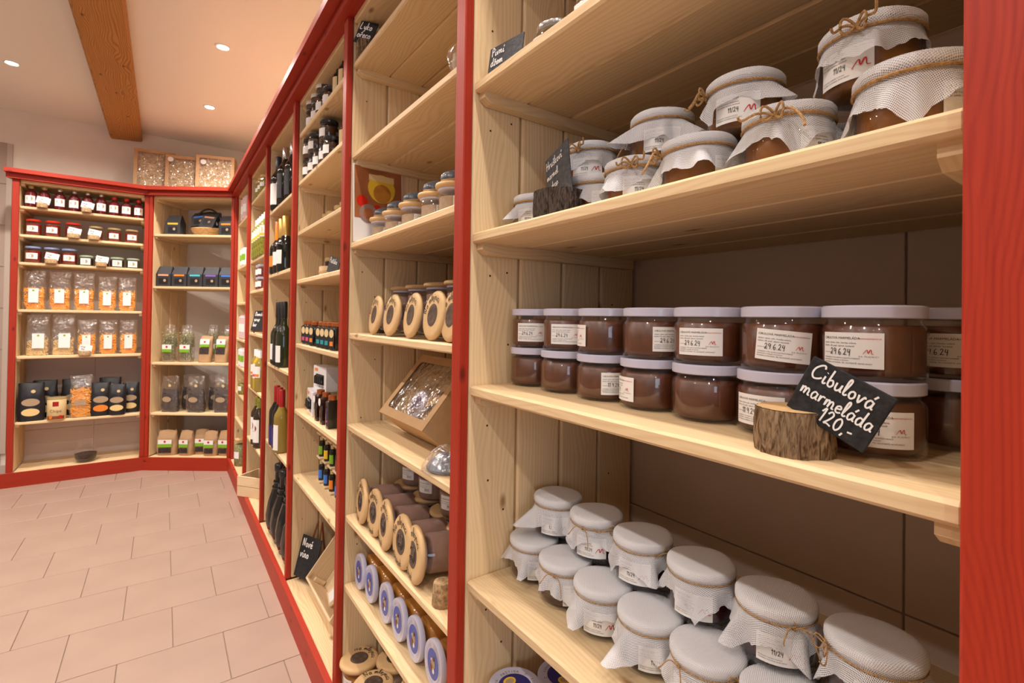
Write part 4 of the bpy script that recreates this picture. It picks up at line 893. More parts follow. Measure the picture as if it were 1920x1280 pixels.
upv = Vector((math.sin(TB), 0, math.cos(TB))); o_ = Vector((0.502, 1.212, 0.9095+0.100*math.sin(TB)+0.001)) + upv*0.1025; gb.location = o_
jl = part('wrapped_jar', MB().lathe([(0.040, 0.0), (0.041, 0.002), (0.041, 0.010), (0.039, 0.012), (0.001, 0.012)], 32).mesh('wrapped_jar', LID, True, 50), gb, (0.008, 0.022, -0.042), (R(90+12), 0, 0))
part('picture', MB().add([(0.024*math.cos(2*PI*i/28), 0.024*math.sin(2*PI*i/28), 0.0124) for i in range(28)], [tuple(range(28))]).mesh('picture', NAVY), jl)
part('wrapping', MB().lathe([(0.045, -0.002), (0.047, 0.006), (0.042, 0.0145), (0.020, 0.0155), (0.001, 0.0155)], 24).mesh('wrapping', FILM, True), jl)
nlab = part('card_note', sheet(0.07, 0.05, 1).mesh('card_note', KRAFT), gb, (0.075, 0.012, -0.005), (0, R(-25), 0)); part('handwriting', lift(hand('Na mlejnici', 0.016, -0.033, 0.0, 0.1), -0.0006).mesh('handwriting', INK), nlab)
# film-wrapped sweet at the shelf edge
fw = thing('wrapped_parcel', 'crumpled silvery film-wrapped parcel at the shelf edge beside the red post', 'parcel', (0.512, 0.965, 0.9095), R(-70))
rn = random.Random(9); mb = MB().lathe([(0.050, 0.000), (0.052, 0.006), (0.044, 0.022), (0.030, 0.040), (0.016, 0.052), (0.001, 0.055)], 22)
mb.xf(lambda x, y, z: (x*1.15+rn.uniform(-.0025, .0025), y+rn.uniform(-.0025, .0025), max(0.0005, z+rn.uniform(-.002, .002))))
part('film', mb.mesh('film', FILMC), fw); part('contents', MB().lathe([(0.040, 0.002), (0.042, 0.008), (0.030, 0.024), (0.014, 0.036), (0.001, 0.038)], 22).xf(lambda x, y, z: (x*1.1, y, z)).mesh('contents', STONEB, True), fw)
# upper shelves of the second bay and the shelf above the pear jam
slate_block((0.496, 1.505, 2.0365), 0, 0.026, 0.055, BARK, 31, 'bark log holder on the top shelf of the second bay, far left')
small_slate((0.494, 1.500, 2.0365+0.082), R(-50), 0.062, 0.072, 'tilted black slate with chalk words on the top shelf of the second bay', ['Lyko', 'ořech'], 18)
sj = thing('glass_ornament', 'small clear glass ornament at the shelf edge beside the red post, second bay', 'ornament', (0.512, 0.938, 1.7515))
part('body', MB().lathe([(0.020, 0), (0.024, 0.004), (0.015, 0.020), (0.022, 0.040), (0.026, 0.058), (0.018, 0.075), (0.008, 0.085), (0.001, 0.088)], 24).mesh('glass', FILMC, True), sj); part('core', MB().lathe([(0.012, 0.004), (0.009, 0.02), (0.014, 0.04), (0.012, 0.062), (0.001, 0.07)], 18).mesh('core', TANP, True), sj)
z = 1.6892
small_slate((0.489, 0.722, z+0.026), R(-80), 0.085, 0.050, 'low grey slate with chalk words leaning at the left end of the upper shelf', ['Pivní', 'džem'], 0, SLATEG)
def bauble_jar():
    t = thing('preserve_jar', '', 'jar')
    part('glass', MB().lathe([(0.036, 0), (0.044, 0.005), (0.048, 0.020), (0.047, 0.038), (0.038, 0.052), (0.034, 0.058)], 32, capt=False).mesh('glass', GLASS, True, 60), t)
    part('contents', MB().lathe([(0.033, 0.003), (0.043, 0.010), (0.0445, 0.030), (0.030, 0.040)], 28).mesh('contents', CREAMF, True), t)
    part('lid', MB().lathe([(0.037, 0.056), (0.038, 0.058), (0.038, 0.066), (0.036, 0.068), (0.001, 0.068)], 28).mesh('lid', SILVER, True), t)
    l = part('label', wrap(sheet(0.050, 0.026, 10), 0.0482, 0.024, lift=0.0003).mesh('label', PAPER, True), t); part('emblem', wrap(logo(0.018, 0, 0, 0), 0.0482, 0.024, lift=0.0007).mesh('emblem', REDINK), l)
    return t
BJ = Proto(bauble_jar)
for i, (x, y) in enumerate([(0.560, 0.665), (0.555, 0.555), (0.555, 0.45)]):
    BJ((x, y, z), (0, 0, R(-70)), ['rounded jar peeking over the upper shelf edge, right of the low slate', 'rounded jar with red mark at the top picture edge', 'rounded silver-lidded jar above the picture edge on the upper shelf'][i], 'rounded jars on the upper shelf')

# ------------------------------------------------------------------ generic containers for the farther bays
def mk_jar(name, cat, r, h, lidm, fillm, labm=PAPER, lr=None, lh=0.014, emblem=None, lw=1.5, neck=0.9, label_h=0.38, tagm=None):
    lr = lr or r*0.97
    def fn():
        t = thing(name, '', cat)
        part('contents', MB().lathe([(r*.85, .002), (r-.0015, .007), (r-.0015, h*0.80-lh*.6), (r*.8, h*0.83-lh*.6)], 20).mesh('contents', fillm, True, 60), t)
        part('glass', MB().lathe([(r*.88, 0), (r, .005), (r, h-lh-.016), (r*neck, h-lh-.006), (r*neck, h-lh+.001)], 24, capt=False).mesh('glass', GLASS, True, 60), t)
        part('lid', MB().lathe([(lr-.001, h-lh), (lr, h-lh+.001), (lr, h-.001), (lr-.002, h), (.001, h)], 24).mesh('lid', lidm, True, 50), t)
        if labm:
            l = part('label', wrap(sheet(r*lw, h*label_h, 10), r, h*0.42, lift=.0004).mesh('label', labm, True), t)
            if emblem: part('emblem', wrap(disc(h*label_h*0.32, 14), r, h*0.42, lift=.0008).mesh('emblem', emblem), l)
        return t
    return Proto(fn)
def mk_bottle(name, r, h, body, capm, labm=PAPER, lab=(0.18, 0.42), sh=0.62, nk=0.34, capf=0.80, sq=0.0, cat='bottle', emblem=None, label2=None, caplong=None):
    def fn():
        t = thing(name, '', cat); rn_ = r*nk; n = 24
        cf = caplong or capf
        part('body', MB().lathe([(r*.8, 0), (r*.97, h*.01), (r, h*.03), (r, h*sh-h*.03), (r*.93, h*sh+h*.02), (r*.62, h*(sh+.09)), (rn_*1.08, h*(sh+.15)), (rn_, h*cf)], n, sq=0).mesh('glass', body, True, 60) if not sq else
             MB().lathe([(r*.97, 0), (r, h*.02), (r, h*sh), (r*.85, h*(sh+.04)), (rn_, h*(sh+.08)), (rn_, h*cf)], n, sq=sq).mesh('glass', body, True, 50), t)
        part('cap', MB().lathe([(rn_*1.10, h*cf-h*.01), (rn_*1.14, h*cf), (rn_*1.12, h*.985), (rn_*.9, h), (.001, h)], 18).mesh('cap', capm, True, 50), t)
        if labm:
            l = part('label', wrap(sheet(r*(1.9 if not sq else 1.5), h*(lab[1]-lab[0]), 10), r*(1 if not sq else 1.02), h*(lab[0]+lab[1])/2, lift=.0005).mesh('label', labm, True), t)
            if emblem: part('emblem', wrap(disc(r*0.55, 18, 0, 0, h*(lab[1]-lab[0])*0.12), r*(1 if not sq else 1.02), h*(lab[0]+lab[1])/2, lift=.001).mesh('emblem', emblem), l)
            if label2: part('band', wrap(sheet(r*1.5, h*0.06, 10, 0, 0, -h*(lab[1]-lab[0])*0.3), r*(1 if not sq else 1.02), h*(lab[0]+lab[1])/2, lift=.001).mesh('band', label2, True), l)
        return t
    return Proto(fn)
A90 = R(-90)
# bay 3 ----------------------------------------------------------------
DJ = mk_jar('preserve_jar', 'jar', 0.036, 0.088, mat('black_lid', (0.02, 0.02, 0.02), 0.2, 0.6), BROWNJAM, label_h=0.36)
LG = mat('amber_preserve', (0.10, 0.035, 0.012), 0.08, 0.6)
pos = []
z = 2.0368
rown = ['back left', 'middle left', 'centre']
for k, (x, y) in enumerate([(0.520, 2.235), (0.600, 2.225), (0.520, 2.150), (0.515, 2.050), (0.597, 2.06), (0.520, 1.965)]):
    for lv in (0,) if k == 5 and False else (0, 1):
        if k >= 5 and lv == 1: continue
        DJ((x, y, z+lv*0.0885), A90+R(8), f'dark-lidded preserve jar, top shelf of third bay, {"lower" if lv == 0 else "upper"} layer, {ORD[k]} from left', 'dark-lidded preserve jars on the top shelf')
z = 1.8252
for k, (x, y) in enumerate([(0.512, 2.245), (0.590, 2.235), (0.515, 2.165), (0.512, 2.070), (0.515, 1.985), (0.595, 1.975), (0.510, 1.905)]):
    for lv in (0, 1):
        if (k == 3 and lv == 1) or (k == 6 and lv == 1): continue
        DJ((x, y, z+lv*0.0885), A90+R(8), f'dark-lidded preserve jar, second shelf of third bay, {"lower" if lv == 0 else "upper"} layer, {ORD[k]} from left', 'dark-lidded preserve jars on the second shelf')
CB = mk_bottle('syrup_bottle', 0.024, 0.150, BLACK, COPPER, GOLDP, (0.25, 0.6), 0.66, 0.5, 0.84)
CB((0.520, 1.872, 2.0368), A90, 'small dark bottle with copper cap right of the jars on the top shelf', 'dark copper-capped bottles beside the preserve jars')
CB((0.520, 1.800, 2.0368), A90, 'dark bottle with copper cap touching the red post on the top shelf', 'dark copper-capped bottles beside the preserve jars')
CB((0.530, 1.812, 1.8252), A90, 'dark copper-capped bottle beside the red post on the second shelf', 'dark copper-capped bottles beside the preserve jars')
YJ = mk_jar('honey_jar', 'jar', 0.030, 0.060, GOLDLID, CREAMF, labm=GOLDP, label_h=0.4)
for k, (x, y) in enumerate([(0.560, 2.13), (0.560, 2.06), (0.555, 1.93), (0.555, 1.86), (0.575, 1.79)]):
    YJ((x, y, 1.6066), A90, f'small pale yellow jar on the third shelf of the third bay, {ORD[k]} from left', 'small pale yellow jars')
t = thing('round_box', 'round pale wooden box holding a small gold-lidded jar, fourth shelf of third bay', 'box', (0.545, 2.02, 1.3972))
part('body', MB().lathe([(0.046, 0), (0.048, 0.002), (0.048, 0.040), (0.045, 0.041), (0.045, 0.030), (0.001, 0.030)], 32).mesh('body', PALE, True, 40), t)
part('rim_band', MB().lathe([(0.049, 0.012), (0.0495, 0.013), (0.0495, 0.022), (0.049, 0.023)], 32, capb=False, capt=False).mesh('rim_band', KRAFT, True), t)
mk_jar('pate_jar', 'jar', 0.028, 0.045, GOLDLID, TEA, labm=None)((0.545, 2.02, 1.4282), A90, 'tiny dark jar with gold lid sitting on the round wooden box', None)
small_slate((0.515, 1.885, 1.3972+0.034), R(-80), 0.085, 0.062, 'small slate with faint chalk standing right of the round wooden box', ['Paštika'], 14, SLATEG)
def choc_bottle(col, nm):
    def fn():
        t = thing('spirit_bottle', '', 'bottle'); h = 0.098; r = 0.0215
        part('body', MB().lathe([(r*.95, 0), (r, .002), (r, h*.80), (r*.85, h*.83), (r*.6, h*.85)], 24, sq=0.55).mesh('glass', BLACK, True, 50), t)
        part('cap', MB().lathe([(r*.86, h*.85), (r*.88, h*.86), (r*.88, h*.99), (r*.8, h), (.001, h)], 18).mesh('cap', COPPER, True, 50), t)
        l = part('label', sheet(r*1.7, h*.70, 1).xf(lambda x, y, z: (x, -r-0.0008, z+h*.42)).mesh('label', INK), t)
        part('gold_seal', disc(r*.68, 20).xf(lambda x, y, z: (x, -r-0.0014, z+h*.60)).mesh('gold_seal', GOLDP), l)
        part('colour_block', sheet(r*1.0, h*.16, 1).xf(lambda x, y, z: (x, -r-0.0014, z+h*.24)).mesh('colour_block', col), l)
        return t
    return Proto(fn)
CP = [choc_bottle(c, n) for c, n in ((PINK, 'pink'), (ORANGE, 'orange'), (TEAL, 'teal'))]
for k, (y, c, x) in enumerate([(2.225, 0, .507), (2.160, 0, .507), (2.090, 1, .535), (2.062, 1, .500), (2.000, 1, .535), (1.955, 2, .500), (1.895, 2, .500), (1.835, 2, .500), (1.770, 1, .500)]):
    cn = ['pink', 'orange', 'teal'][c]
    CP[c]((x, y, 1.1218), A90+R(14), f'black copper-capped mini bottle with gold seal and {cn} block, {ORD[k]} from left', 'mini bottles with gold seals')
def white_box():
    t = thing('bottle_carton', '', 'box'); w, d, h = 0.155, 0.075, 0.098
    part('carton', bevel_box(w, d, h, 0.001, WBOX, 'carton'), t, (0, 0, h/2))
    wn = part('window', bevel_box(w*0.62, 0.002, h*0.42, 0.0004, mat('dark_recess', (0.03, 0.02, 0.018), 0.5), 'window'), t, (0.004, -d/2-0.0006, h*0.46))
    for i in range(4): part('bottle_neck', MB().lathe([(0.0085, -0.018), (0.0085, 0.010), (0.005, 0.016), (0.001, 0.017)], 12).mesh('bottle_neck', BLACK, True), wn, (-0.034+0.0225*i, -0.0045, 0))
    part('orange_mark', sheet(0.036, 0.012, 1).mesh('orange_mark', ORANGE), t, (-0.042, -d/2-0.0008, h*0.84))
    part('printed_text', text_mb('MINI LIKÉRY', 0.012, -0.03, 0).mesh('printed_text', INK), t, (0.02, -d/2-0.0008, h*0.12))
    return t
WB = Proto(white_box)
WB((0.535, 2.135, 0.8378), A90+R(-6), 'white carton with dark bottle window, standing in front on the shelf', 'white bottle cartons')
WB((0.565, 2.11, 0.8378+0.0985), A90+R(4), 'white carton stacked on top of the front carton', 'white bottle cartons')
WB((0.660, 2.09, 0.8378), A90, 'white carton standing behind the front carton', 'white bottle cartons')
SQ = mk_bottle('square_bottle', 0.021, 0.118, mat('brown_liqueur', (0.018, 0.006, 0.004), 0.06, 0.6), COPPER, None, sh=0.78, nk=0.62, capf=0.86, sq=0.7)
SQL = mk_bottle('square_bottle', 0.021, 0.118, BLACK, COPPER, NAVY, (0.12, 0.62), 0.78, 0.62, 0.86, sq=0.7, label2=PINK)
for k, (x, y) in enumerate([(0.505, 1.995), (0.505, 1.915)]):
    SQ((x, y, 0.8378), A90, ['square brown bottle with copper cap directly right of the white carton', 'square brown bottle with copper cap and paper seal, second from the carton'][k], 'square copper-capped bottles')
    tg = ob('hang_tag', MB().lathe([(0.001, 0), (0.014, 0), (0.014, 0.001), (0.001, 0.001)], 20).mesh('hang_tag', PAPER), None, (0.4795, y, 0.8378+0.082), (0, R(90), 0))
    tag(tg, f'round white paper tag hanging on the {["left", "right"][k]} square brown bottle', 'tag', 'round tags on square bottles')
SQL((0.505, 1.832, 0.8378), A90, 'square bottle with dark label and pink band beside the red post', 'square copper-capped bottles')
for k in range(4):
    g_ = mk_bottle('oil_bottle', 0.019, 0.150, mat('herb_green', (0.10, 0.11, 0.04), 0.3), CORK, TANP, (0.2, 0.6), 0.7, 0.5, 0.86, sq=0.6) if k == 0 else g_
    g_((0.585, 1.985-0.062*k, 0.8378), A90, f'tall greenish bottle behind the square bottles, {ORD[k]} from left', 'tall greenish bottles behind the square ones')
# racks of small bottles
def rack(loc, rz, label):
    t = thing('bottle_rack', label, 'rack', loc, rz, 'pale wooden racks of tiny bottles'); H = 0.205; wd = 0.074; dp = 0.052
    for sx in (-1, 1): part('rack_side', add_uv_m(bevel_box(0.010, 0.022, H, 0.0008, PALE, 'rack_side')), t, (sx*(wd/2-0.005), 0.014, H/2))
    for zz in (0.004, 0.102, 0.200): part('rack_board', add_uv_m(bevel_box(wd-0.0205, dp, 0.006, 0.0008, PALE, 'rack_board')), t, (0, 0, zz-0.0005*(zz > .15)))
    return t
def add_uv_m(me): add_uv(me); return me
TBs = {n: mk_bottle('tiny_bottle', 0.0120, 0.080, BLACK, GOLDLID, m, (0.12, 0.55), 0.74, 0.55, 0.82) for n, m in (('green', GREEN), ('yellow', YELLOW), ('blue', BLUE), ('red', REDJAM), ('orange', ORANGE))}
cols = [('green', 'blue'), ('yellow', 'blue'), ('green', 'orange'), ('red', 'blue')]
for k in range(4):
    y = 2.135-0.080*k; x = 0.56
    rack((x, y, 0.5515), A90, f'narrow pale wooden rack with two tiny bottles, {ORD[k]} from left')
    for lv in (0, 1):
        n = cols[k][1-lv]
        TBs[n]((x-0.011, y, 0.5515+0.0075+0.0982*lv), A90+R(30), f'tiny bottle with {n} label in the {"lower" if lv == 0 else "upper"} compartment of the {ORD[k]} rack', f'tiny bottles in the racks')
# chalkboard easel and tilted tray on the bottom board
def easel(loc, rz, w, h, label, lines, lean=R(14)):
    t = thing('easel_sign', label, 'sign', loc, rz); L = h*1.55
    bd = part('board', bevel_box(w, 0.004, h, 0.0006, SLATE, 'board'), t, (0, -0.012+0.0, h*0.62), (-lean, 0, 0))
    if lines: part('chalk_writing', lift(join(*[hand(s_, h*0.20, -w*0.40, h*(0.24-0.26*q), 0.13) for q, s_ in enumerate(lines)]), -0.0024).mesh('chalk_writing', CHALK), bd)
    for s in (-1, 1):
        P0 = (s*w*0.36, -0.018, 0.003); P1 = (s*w*0.10, 0.02+math.sin(lean)*h*0.6, L*0.92); part('leg', MB().tube([P0, P1], 0.004, 6).mesh('leg', EASELW), t)
    part('leg', MB().tube([(0, 0.085, 0.003), (0, 0.03+math.sin(lean)*h*0.6, L*0.90)], 0.004, 6).mesh('leg', EASELW), t)
    part('ledge', bevel_box(w*0.9, 0.012, 0.006, 0.0006, EASELW, 'ledge'), t, (0, -0.020, h*0.10))
    return t
easel((0.535, 2.235, 0.0990), R(-66), 0.125, 0.165, 'small black chalkboard on a brown wooden easel, bottom board of the third bay', ['Nové', 'víno'], R(16))
tr = thing('wooden_tray', 'pale shallow wooden crate leaning back on the bottom board of the third bay', 'crate')
w_, h_, d_ = 0.36, 0.26, 0.09; e_ = 0.008
for nm, bx, lc in (('tray_side', (e_, d_, h_), (-w_/2+e_/2, d_/2, 0)), ('tray_side', (e_, d_, h_), (w_/2-e_/2, d_/2, 0)), ('tray_side', (w_-2*e_-.0004, d_, e_), (0, d_/2, -h_/2+e_/2)), ('tray_side', (w_-2*e_-.0004, d_, e_), (0, d_/2, h_/2-e_/2)), ('tray_back', (w_-2*e_-.001, e_*.6, h_-2*e_-.001), (0, d_-e_*.3-.0005, 0))):
    part(nm, add_uv_m(bevel_box(*bx, 0.0008, PALE, nm)), tr, lc)
for sx in (-1, 1): part('corner_block', add_uv_m(bevel_box(0.016, 0.05, 0.016, 0.0008, PALE, 'corner_block')), tr, (sx*(w_/2-e_-0.0085), d_-0.035, -h_/2+e_+0.0085))
TT = R(38); tr.rotation_euler = (Matrix.Rotation(R(-90), 4, 'Z') @ Matrix.Rotation(-TT, 4, 'X')).to_euler()
upt = Vector((math.sin(TT), 0, math.cos(TT))); inn = Vector((math.cos(TT), 0, -math.sin(TT)))
base_t = Vector((0.500, 1.985, 0.096+d_*math.sin(TT)))
tr.location = base_t+upt*h_/2
cd = thing('wooden_card_holder', 'small wooden block with a white label leaning inside the tilted crate', 'block', base_t+upt*0.065+inn*0.045+Vector((0, -0.035, 0))); cd.rotation_euler = (Matrix.Rotation(R(-84), 4, 'Z') @ Matrix.Rotation(-TT-R(6), 4, 'X') @ Matrix.Rotation(R(20), 4, 'Y')).to_euler()
part('block', add_uv_m(bevel_box(0.075, 0.018, 0.105, 0.006, PALE, 'block')), cd); part('label', sheet(0.048, 0.062, 1).mesh('label', PAPER), cd, (0.004, -0.0098, -0.010)); part('emblem', disc(0.009, 16).mesh('emblem', YELLOW), cd, (-0.02, -0.0100, 0.036))
t = thing('small_bag', 'dark-topped small bag deeper inside the tilted crate', 'bag', base_t+upt*0.10+inn*0.055+Vector((0, -0.11, 0))); t.rotation_euler = cd.rotation_euler
part('body', bevel_box(0.06, 0.02, 0.08, 0.006, PAPER, 'bag_body'), t); part('top', bevel_box(0.058, 0.016, 0.025, 0.004, INK, 'bag_top'), t, (0, 0, 0.052))
# bay 4 ----------------------------------------------------------------
WN = mk_bottle('wine_bottle', 0.038, 0.300, BLACK, mat('navy_capsule', (0.02, 0.03, 0.05), 0.3), PAPER, (0.10, 0.48), 0.60, 0.36, 0.76)
WN2 = mk_bottle('wine_bottle', 0.038, 0.300, BLACK, SILVER, CHAR, (0.10, 0.52), 0.60, 0.36, 0.80)
WN3 = mk_bottle('wine_bottle', 0.038, 0.300, mat('rose_wine', (0.10, 0.02, 0.012), 0.06, 0.6), mat('black_capsule', (0.02, 0.02, 0.02), 0.3), None, sh=0.60, nk=0.36, capf=0.78)
z = 1.8104
WN((0.500, 2.945, z), A90+R(15), 'wine bottle with large white label, top shelf of the fourth bay', 'wine bottles on the top shelf of the fourth bay')
WN2((0.500, 2.755, z), A90, 'wine bottle with charcoal label and silver neck, beside the red post', 'wine bottles on the top shelf of the fourth bay')
WN3((0.560, 2.895, z), A90, 'reddish wine bottle standing behind the white-labelled one', 'wine bottles on the top shelf of the fourth bay')
WN2((0.515, 2.650, z), A90, 'dark wine bottle hidden behind the red post', 'wine bottles on the top shelf of the fourth bay')
CH = mk_bottle('sparkling_bottle', 0.043, 0.290, BLACK, ORANGEF, ORANGE, (0.14, 0.34), 0.50, 0.38, 0.62, caplong=0.58)
CH2 = mk_bottle('sparkling_bottle', 0.043, 0.290, BLACK, GOLDM, PAPER, (0.14, 0.38), 0.50, 0.38, 0.62, caplong=0.62)
z = 1.4624
CH((0.505, 2.935, z), A90+R(10), 'sparkling wine bottle with orange foil and orange label, leftmost', 'sparkling wine bottles')
CH2((0.505, 2.835, z), A90, 'sparkling wine bottle with gold foil and white label', 'sparkling wine bottles')
CH((0.580, 2.88, z), A90+R(180), 'sparkling wine bottle with orange foil in the row behind', 'sparkling wine bottles')
CH2((0.505, 2.735, z), A90, 'sparkling wine bottle half hidden by the red post', 'sparkling wine bottles')
WG = mk_bottle('wine_bottle', 0.037, 0.330, GREENG, mat('black_capsule2', (0.015, 0.015, 0.015), 0.3), PAPER, (0.08, 0.33), 0.50, 0.34, 0.76)
WG2 = mk_bottle('wine_bottle', 0.037, 0.330, BLACK, mat('black_capsule3', (0.015, 0.015, 0.015), 0.3), CHAR, (0.08, 0.33), 0.50, 0.34, 0.76)
z = 0.9814
WG((0.500, 2.865, z), A90+R(12), 'tall green wine bottle with white label, middle shelf of the fourth bay', 'tall wine bottles on the middle shelf')
WG2((0.495, 2.770, z), A90, 'tall black wine bottle with round brown label, middle shelf of the fourth bay', 'tall wine bottles on the middle shelf')
WG((0.495, 2.680, z), A90, 'tall green wine bottle half hidden by the red post, middle shelf', 'tall wine bottles on the middle shelf')
WR = mk_bottle('wine_bottle', 0.037, 0.310, BLACK, WINERED, NAVY, (0.05, 0.35), 0.58, 0.36, 0.70)
WY = mk_bottle('wine_bottle', 0.037, 0.310, mat('yellow_glass', (0.25, 0.17, 0.03), 0.08, 0.6), WINERED, PAPER, (0.05, 0.45), 0.58, 0.36, 0.72)
z = 0.5604
WR((0.495, 2.835, z), A90, 'black wine bottle with red capsule, leftmost on the lower shelf of the fourth bay', 'red-capped wine bottles')
WR((0.495, 2.752, z), A90, 'black wine bottle with red capsule, second on the lower shelf of the fourth bay', 'red-capped wine bottles')
WY((0.490, 2.668, z), A90, 'pale wine bottle with red capsule and big white label beside the post', 'red-capped wine bottles')
def ribbed():
    t = thing('ribbed_bottle', '', 'bottle'); h = 0.36; r = 0.062
    mb = MB().lathe([(r*.55, 0), (r*.75, .006), (r, .06), (r*1.02, .10), (r*.85, .17), (r*.5, .24), (r*.36, .27), (r*.34, .33)], 48)
    def fx(x, y, z):
        a = math.atan2(y, x); k = 1+0.035*math.cos(12*(a+z*6)); return (x*k, y*k, z)
    part('body', mb.xf(fx).mesh('glass', BLACK, True, 70), t)
    part('neck_ring', MB().lathe([(r*.46, .262), (r*.50, .267), (r*.46, .272)], 24, capb=False, capt=False).mesh('neck_ring', BLACK, True), t)
    part('neck_ring', MB().lathe([(r*.55, .235), (r*.59, .240), (r*.55, .245)], 24, capb=False, capt=False).mesh('neck_ring', BLACK, True), t)
    part('cap', MB().lathe([(r*.38, .322), (r*.42, .326), (r*.42, h-.004), (r*.36, h), (.001, h)], 20).mesh('cap', BLACKF, True, 50), t)
    part('wire_loop', MB().tube([(0.022*math.cos(PI*i/10), 0, .35+0.030*math.sin(PI*i/10)) for i in range(11)], 0.0014, 5).mesh('wire_loop', EASELW), t)
    return t
RB = Proto(ribbed)
for k, (x, y) in enumerate([(0.515, 2.830), (0.515, 2.700), (0.515, 2.565), (0.515, 2.430)]):
    RB((x, y, 0.0990), A90+R(20*k), f'large black ribbed bottle on the bottom board, {ORD[k]} from left', 'large black ribbed bottles')
# bay 5 ----------------------------------------------------------------
OJ = mk_jar('olive_jar', 'jar', 0.033, 0.100, GOLDLID, OLIVE, label_h=0.25)
for k, y in enumerate((3.53, 3.44, 3.35)): OJ((0.498, y, 1.9975), A90+R(25), f'green olive jar with gold lid, top shelf of the fifth bay, {ORD[k]} from left', 'green olive jars')
DB_ = mk_bottle('beer_bottle', 0.036, 0.260, OLIVE, PAPER, PAPER, (0.42, 0.68), 0.70, 0.40, 0.78, emblem=GOLDP, label2=YELLOW)
for k, y in enumerate((3.60, 3.52, 3.44, 3.355, 3.27)): DB_((0.494, y, 1.5995), A90+R(20), f'olive bottle with big round white label, second shelf of the fifth bay, {ORD[k]} from left', 'olive bottles with white labels')
RJ = mk_jar('sauce_jar', 'jar', 0.032, 0.075, LID, REDJAM, label_h=0.45)
for k, (y, lv) in enumerate([(3.44, 0), (3.44, 1), (3.36, 0), (3.36, 1)]): RJ((0.495, y, 1.3995+lv*0.0755), A90+R(20), f'red sauce jar with white lid, {["lower", "upper"][lv]}, {["left", "right"][k//2]} stack in the fifth bay', 'stacked red sauce jars')
easel((0.500, 3.44, 1.1235), R(-60), 0.115, 0.130, 'small black chalkboard on an easel, middle shelf of the fifth bay', ['Domácí', 'sirup', 'bez'], R(14))
SP = mk_bottle('oil_bottle', 0.034, 0.250, mat('yellow_oil', (0.30, 0.22, 0.05), 0.1, 0.6), PAPER, PAPER, (0.35, 0.62), 0.68, 0.42, 0.74, label2=ORANGE)
SP2 = mk_bottle('oil_bottle', 0.034, 0.250, mat('gold_oil', (0.55, 0.36, 0.03), 0.1, 0.6), PAPER, PAPER, (0.30, 0.66), 0.68, 0.42, 0.74, label2=PINK)
for k, y in enumerate((3.535, 3.45, 3.365)): (SP if k % 2 == 0 else SP2)((0.494, y, 0.7705), A90+R(20), f'oil bottle with white cap and bright label, {ORD[k]} from left in the fifth bay', 'oil bottles with bright labels')
LB = mk_bottle('liqueur_bottle', 0.036, 0.300, mat('dark_liqueur', (0.03, 0.02, 0.01), 0.08, 0.6), OLIVE, PAPER, (0.12, 0.58), 0.66, 0.38, 0.74, emblem=EASELW)
for k, y in enumerate((3.46, 3.36)): LB((0.492, y, 0.4285), A90+R(22), ['dark bottle with tall illustrated white label, lower shelf of the fifth bay', 'dark bottle with illustrated label partly behind the red post, fifth bay'][k], 'dark bottles with illustrated labels')
cr = thing('wooden_crate', 'pale two-plank wooden crate sticking out over the plinth of the fifth bay', 'crate', (0.395, 3.53, 0.0990), math.atan2(-0.79, 0.61))
CLn, CW, CHh = 0.24, 0.17, 0.125
for zz in (0.031, 0.095):
    part('front_plank', add_uv_m(bevel_box(CLn, 0.010, 0.060, 0.001, PALE, 'plank')), cr, (CLn/2, 0.005, zz)); part('back_plank', add_uv_m(bevel_box(CLn, 0.010, 0.060, 0.001, PALE, 'plank')), cr, (CLn/2, CW-0.005, zz))
    for xx in (0.005, CLn-0.005): part('end_plank', add_uv_m(bevel_box(0.010, CW-0.021, 0.060, 0.001, PALE, 'plank')), cr, (xx, CW/2, zz))
part('crate_bottom', add_uv_m(bevel_box(CLn-0.021, CW-0.021, 0.008, 0.001, PALE, 'bottom')), cr, (CLn/2, CW/2, 0.0045))
cdir = Vector((0.61, -0.79, 0)).normalized(); cnor = Vector((0.79, 0.61, 0)).normalized()
CG = mk_bottle('syrup_bottle', 0.028, 0.170, mat('violet_syrup', (0.12, 0.08, 0.14), 0.1, 0.6), SILVER, PAPER, (0.2, 0.6), 0.66, 0.42, 0.82)
for k in range(2):
    p_ = Vector((0.395, 3.53, 0.1050))+cdir*(0.145+0.058*k)+cnor*0.07; CG(tuple(p_), R(-50), f'violet bottle with silver cap standing in the wooden crate, {["left", "right"][k]} one', 'violet bottles in the crate')
# bay 6 ----------------------------------------------------------------
def packet(col, w, h, d, col2=None, name='paper_packet'):
    def fn():
        t = thing(name, '', 'packet'); part('body', bevel_box(w, d, h, min(d, w)*0.18, col, 'body'), t, (0, 0, h/2)); part('top_fold', bevel_box(w*.92, d*.35, h*.08, 0.001, col, 'fold'), t, (0, 0, h*1.02))
        part('label', sheet(w*.7, h*.35, 1).mesh('label', col2 or PAPER), t, (0, -d/2-0.0006, h*.5)); return t
    return Proto(fn)
PK = packet(mat('pink_paper', (0.66, 0.48, 0.48), 0.6), 0.07, 0.17, 0.045, PAPER); PK2 = packet(WBOX, 0.07, 0.13, 0.045, GREEN)
n6 = 0
for z, kind, ys_ in ((1.952, 0, (4.26, 4.15)), (1.6055, 1, (4.26, 4.16)), (1.056, 0, (4.24, 4.13)), (0.848, 1, (4.24, 4.13))):
    for y in ys_:
        (PK, PK2)[kind]((0.497, y, z+0.0005), A90+R(22), f'{["tall pink", "short white"][kind]} packet at the far end of the long run, {ORD[n6]} from the top', 'packets in the farthest bay'); n6 += 1
HJ = mk_jar('pickle_jar', 'jar', 0.036, 0.110, GOLDLID, OLIVE, label_h=0.3)
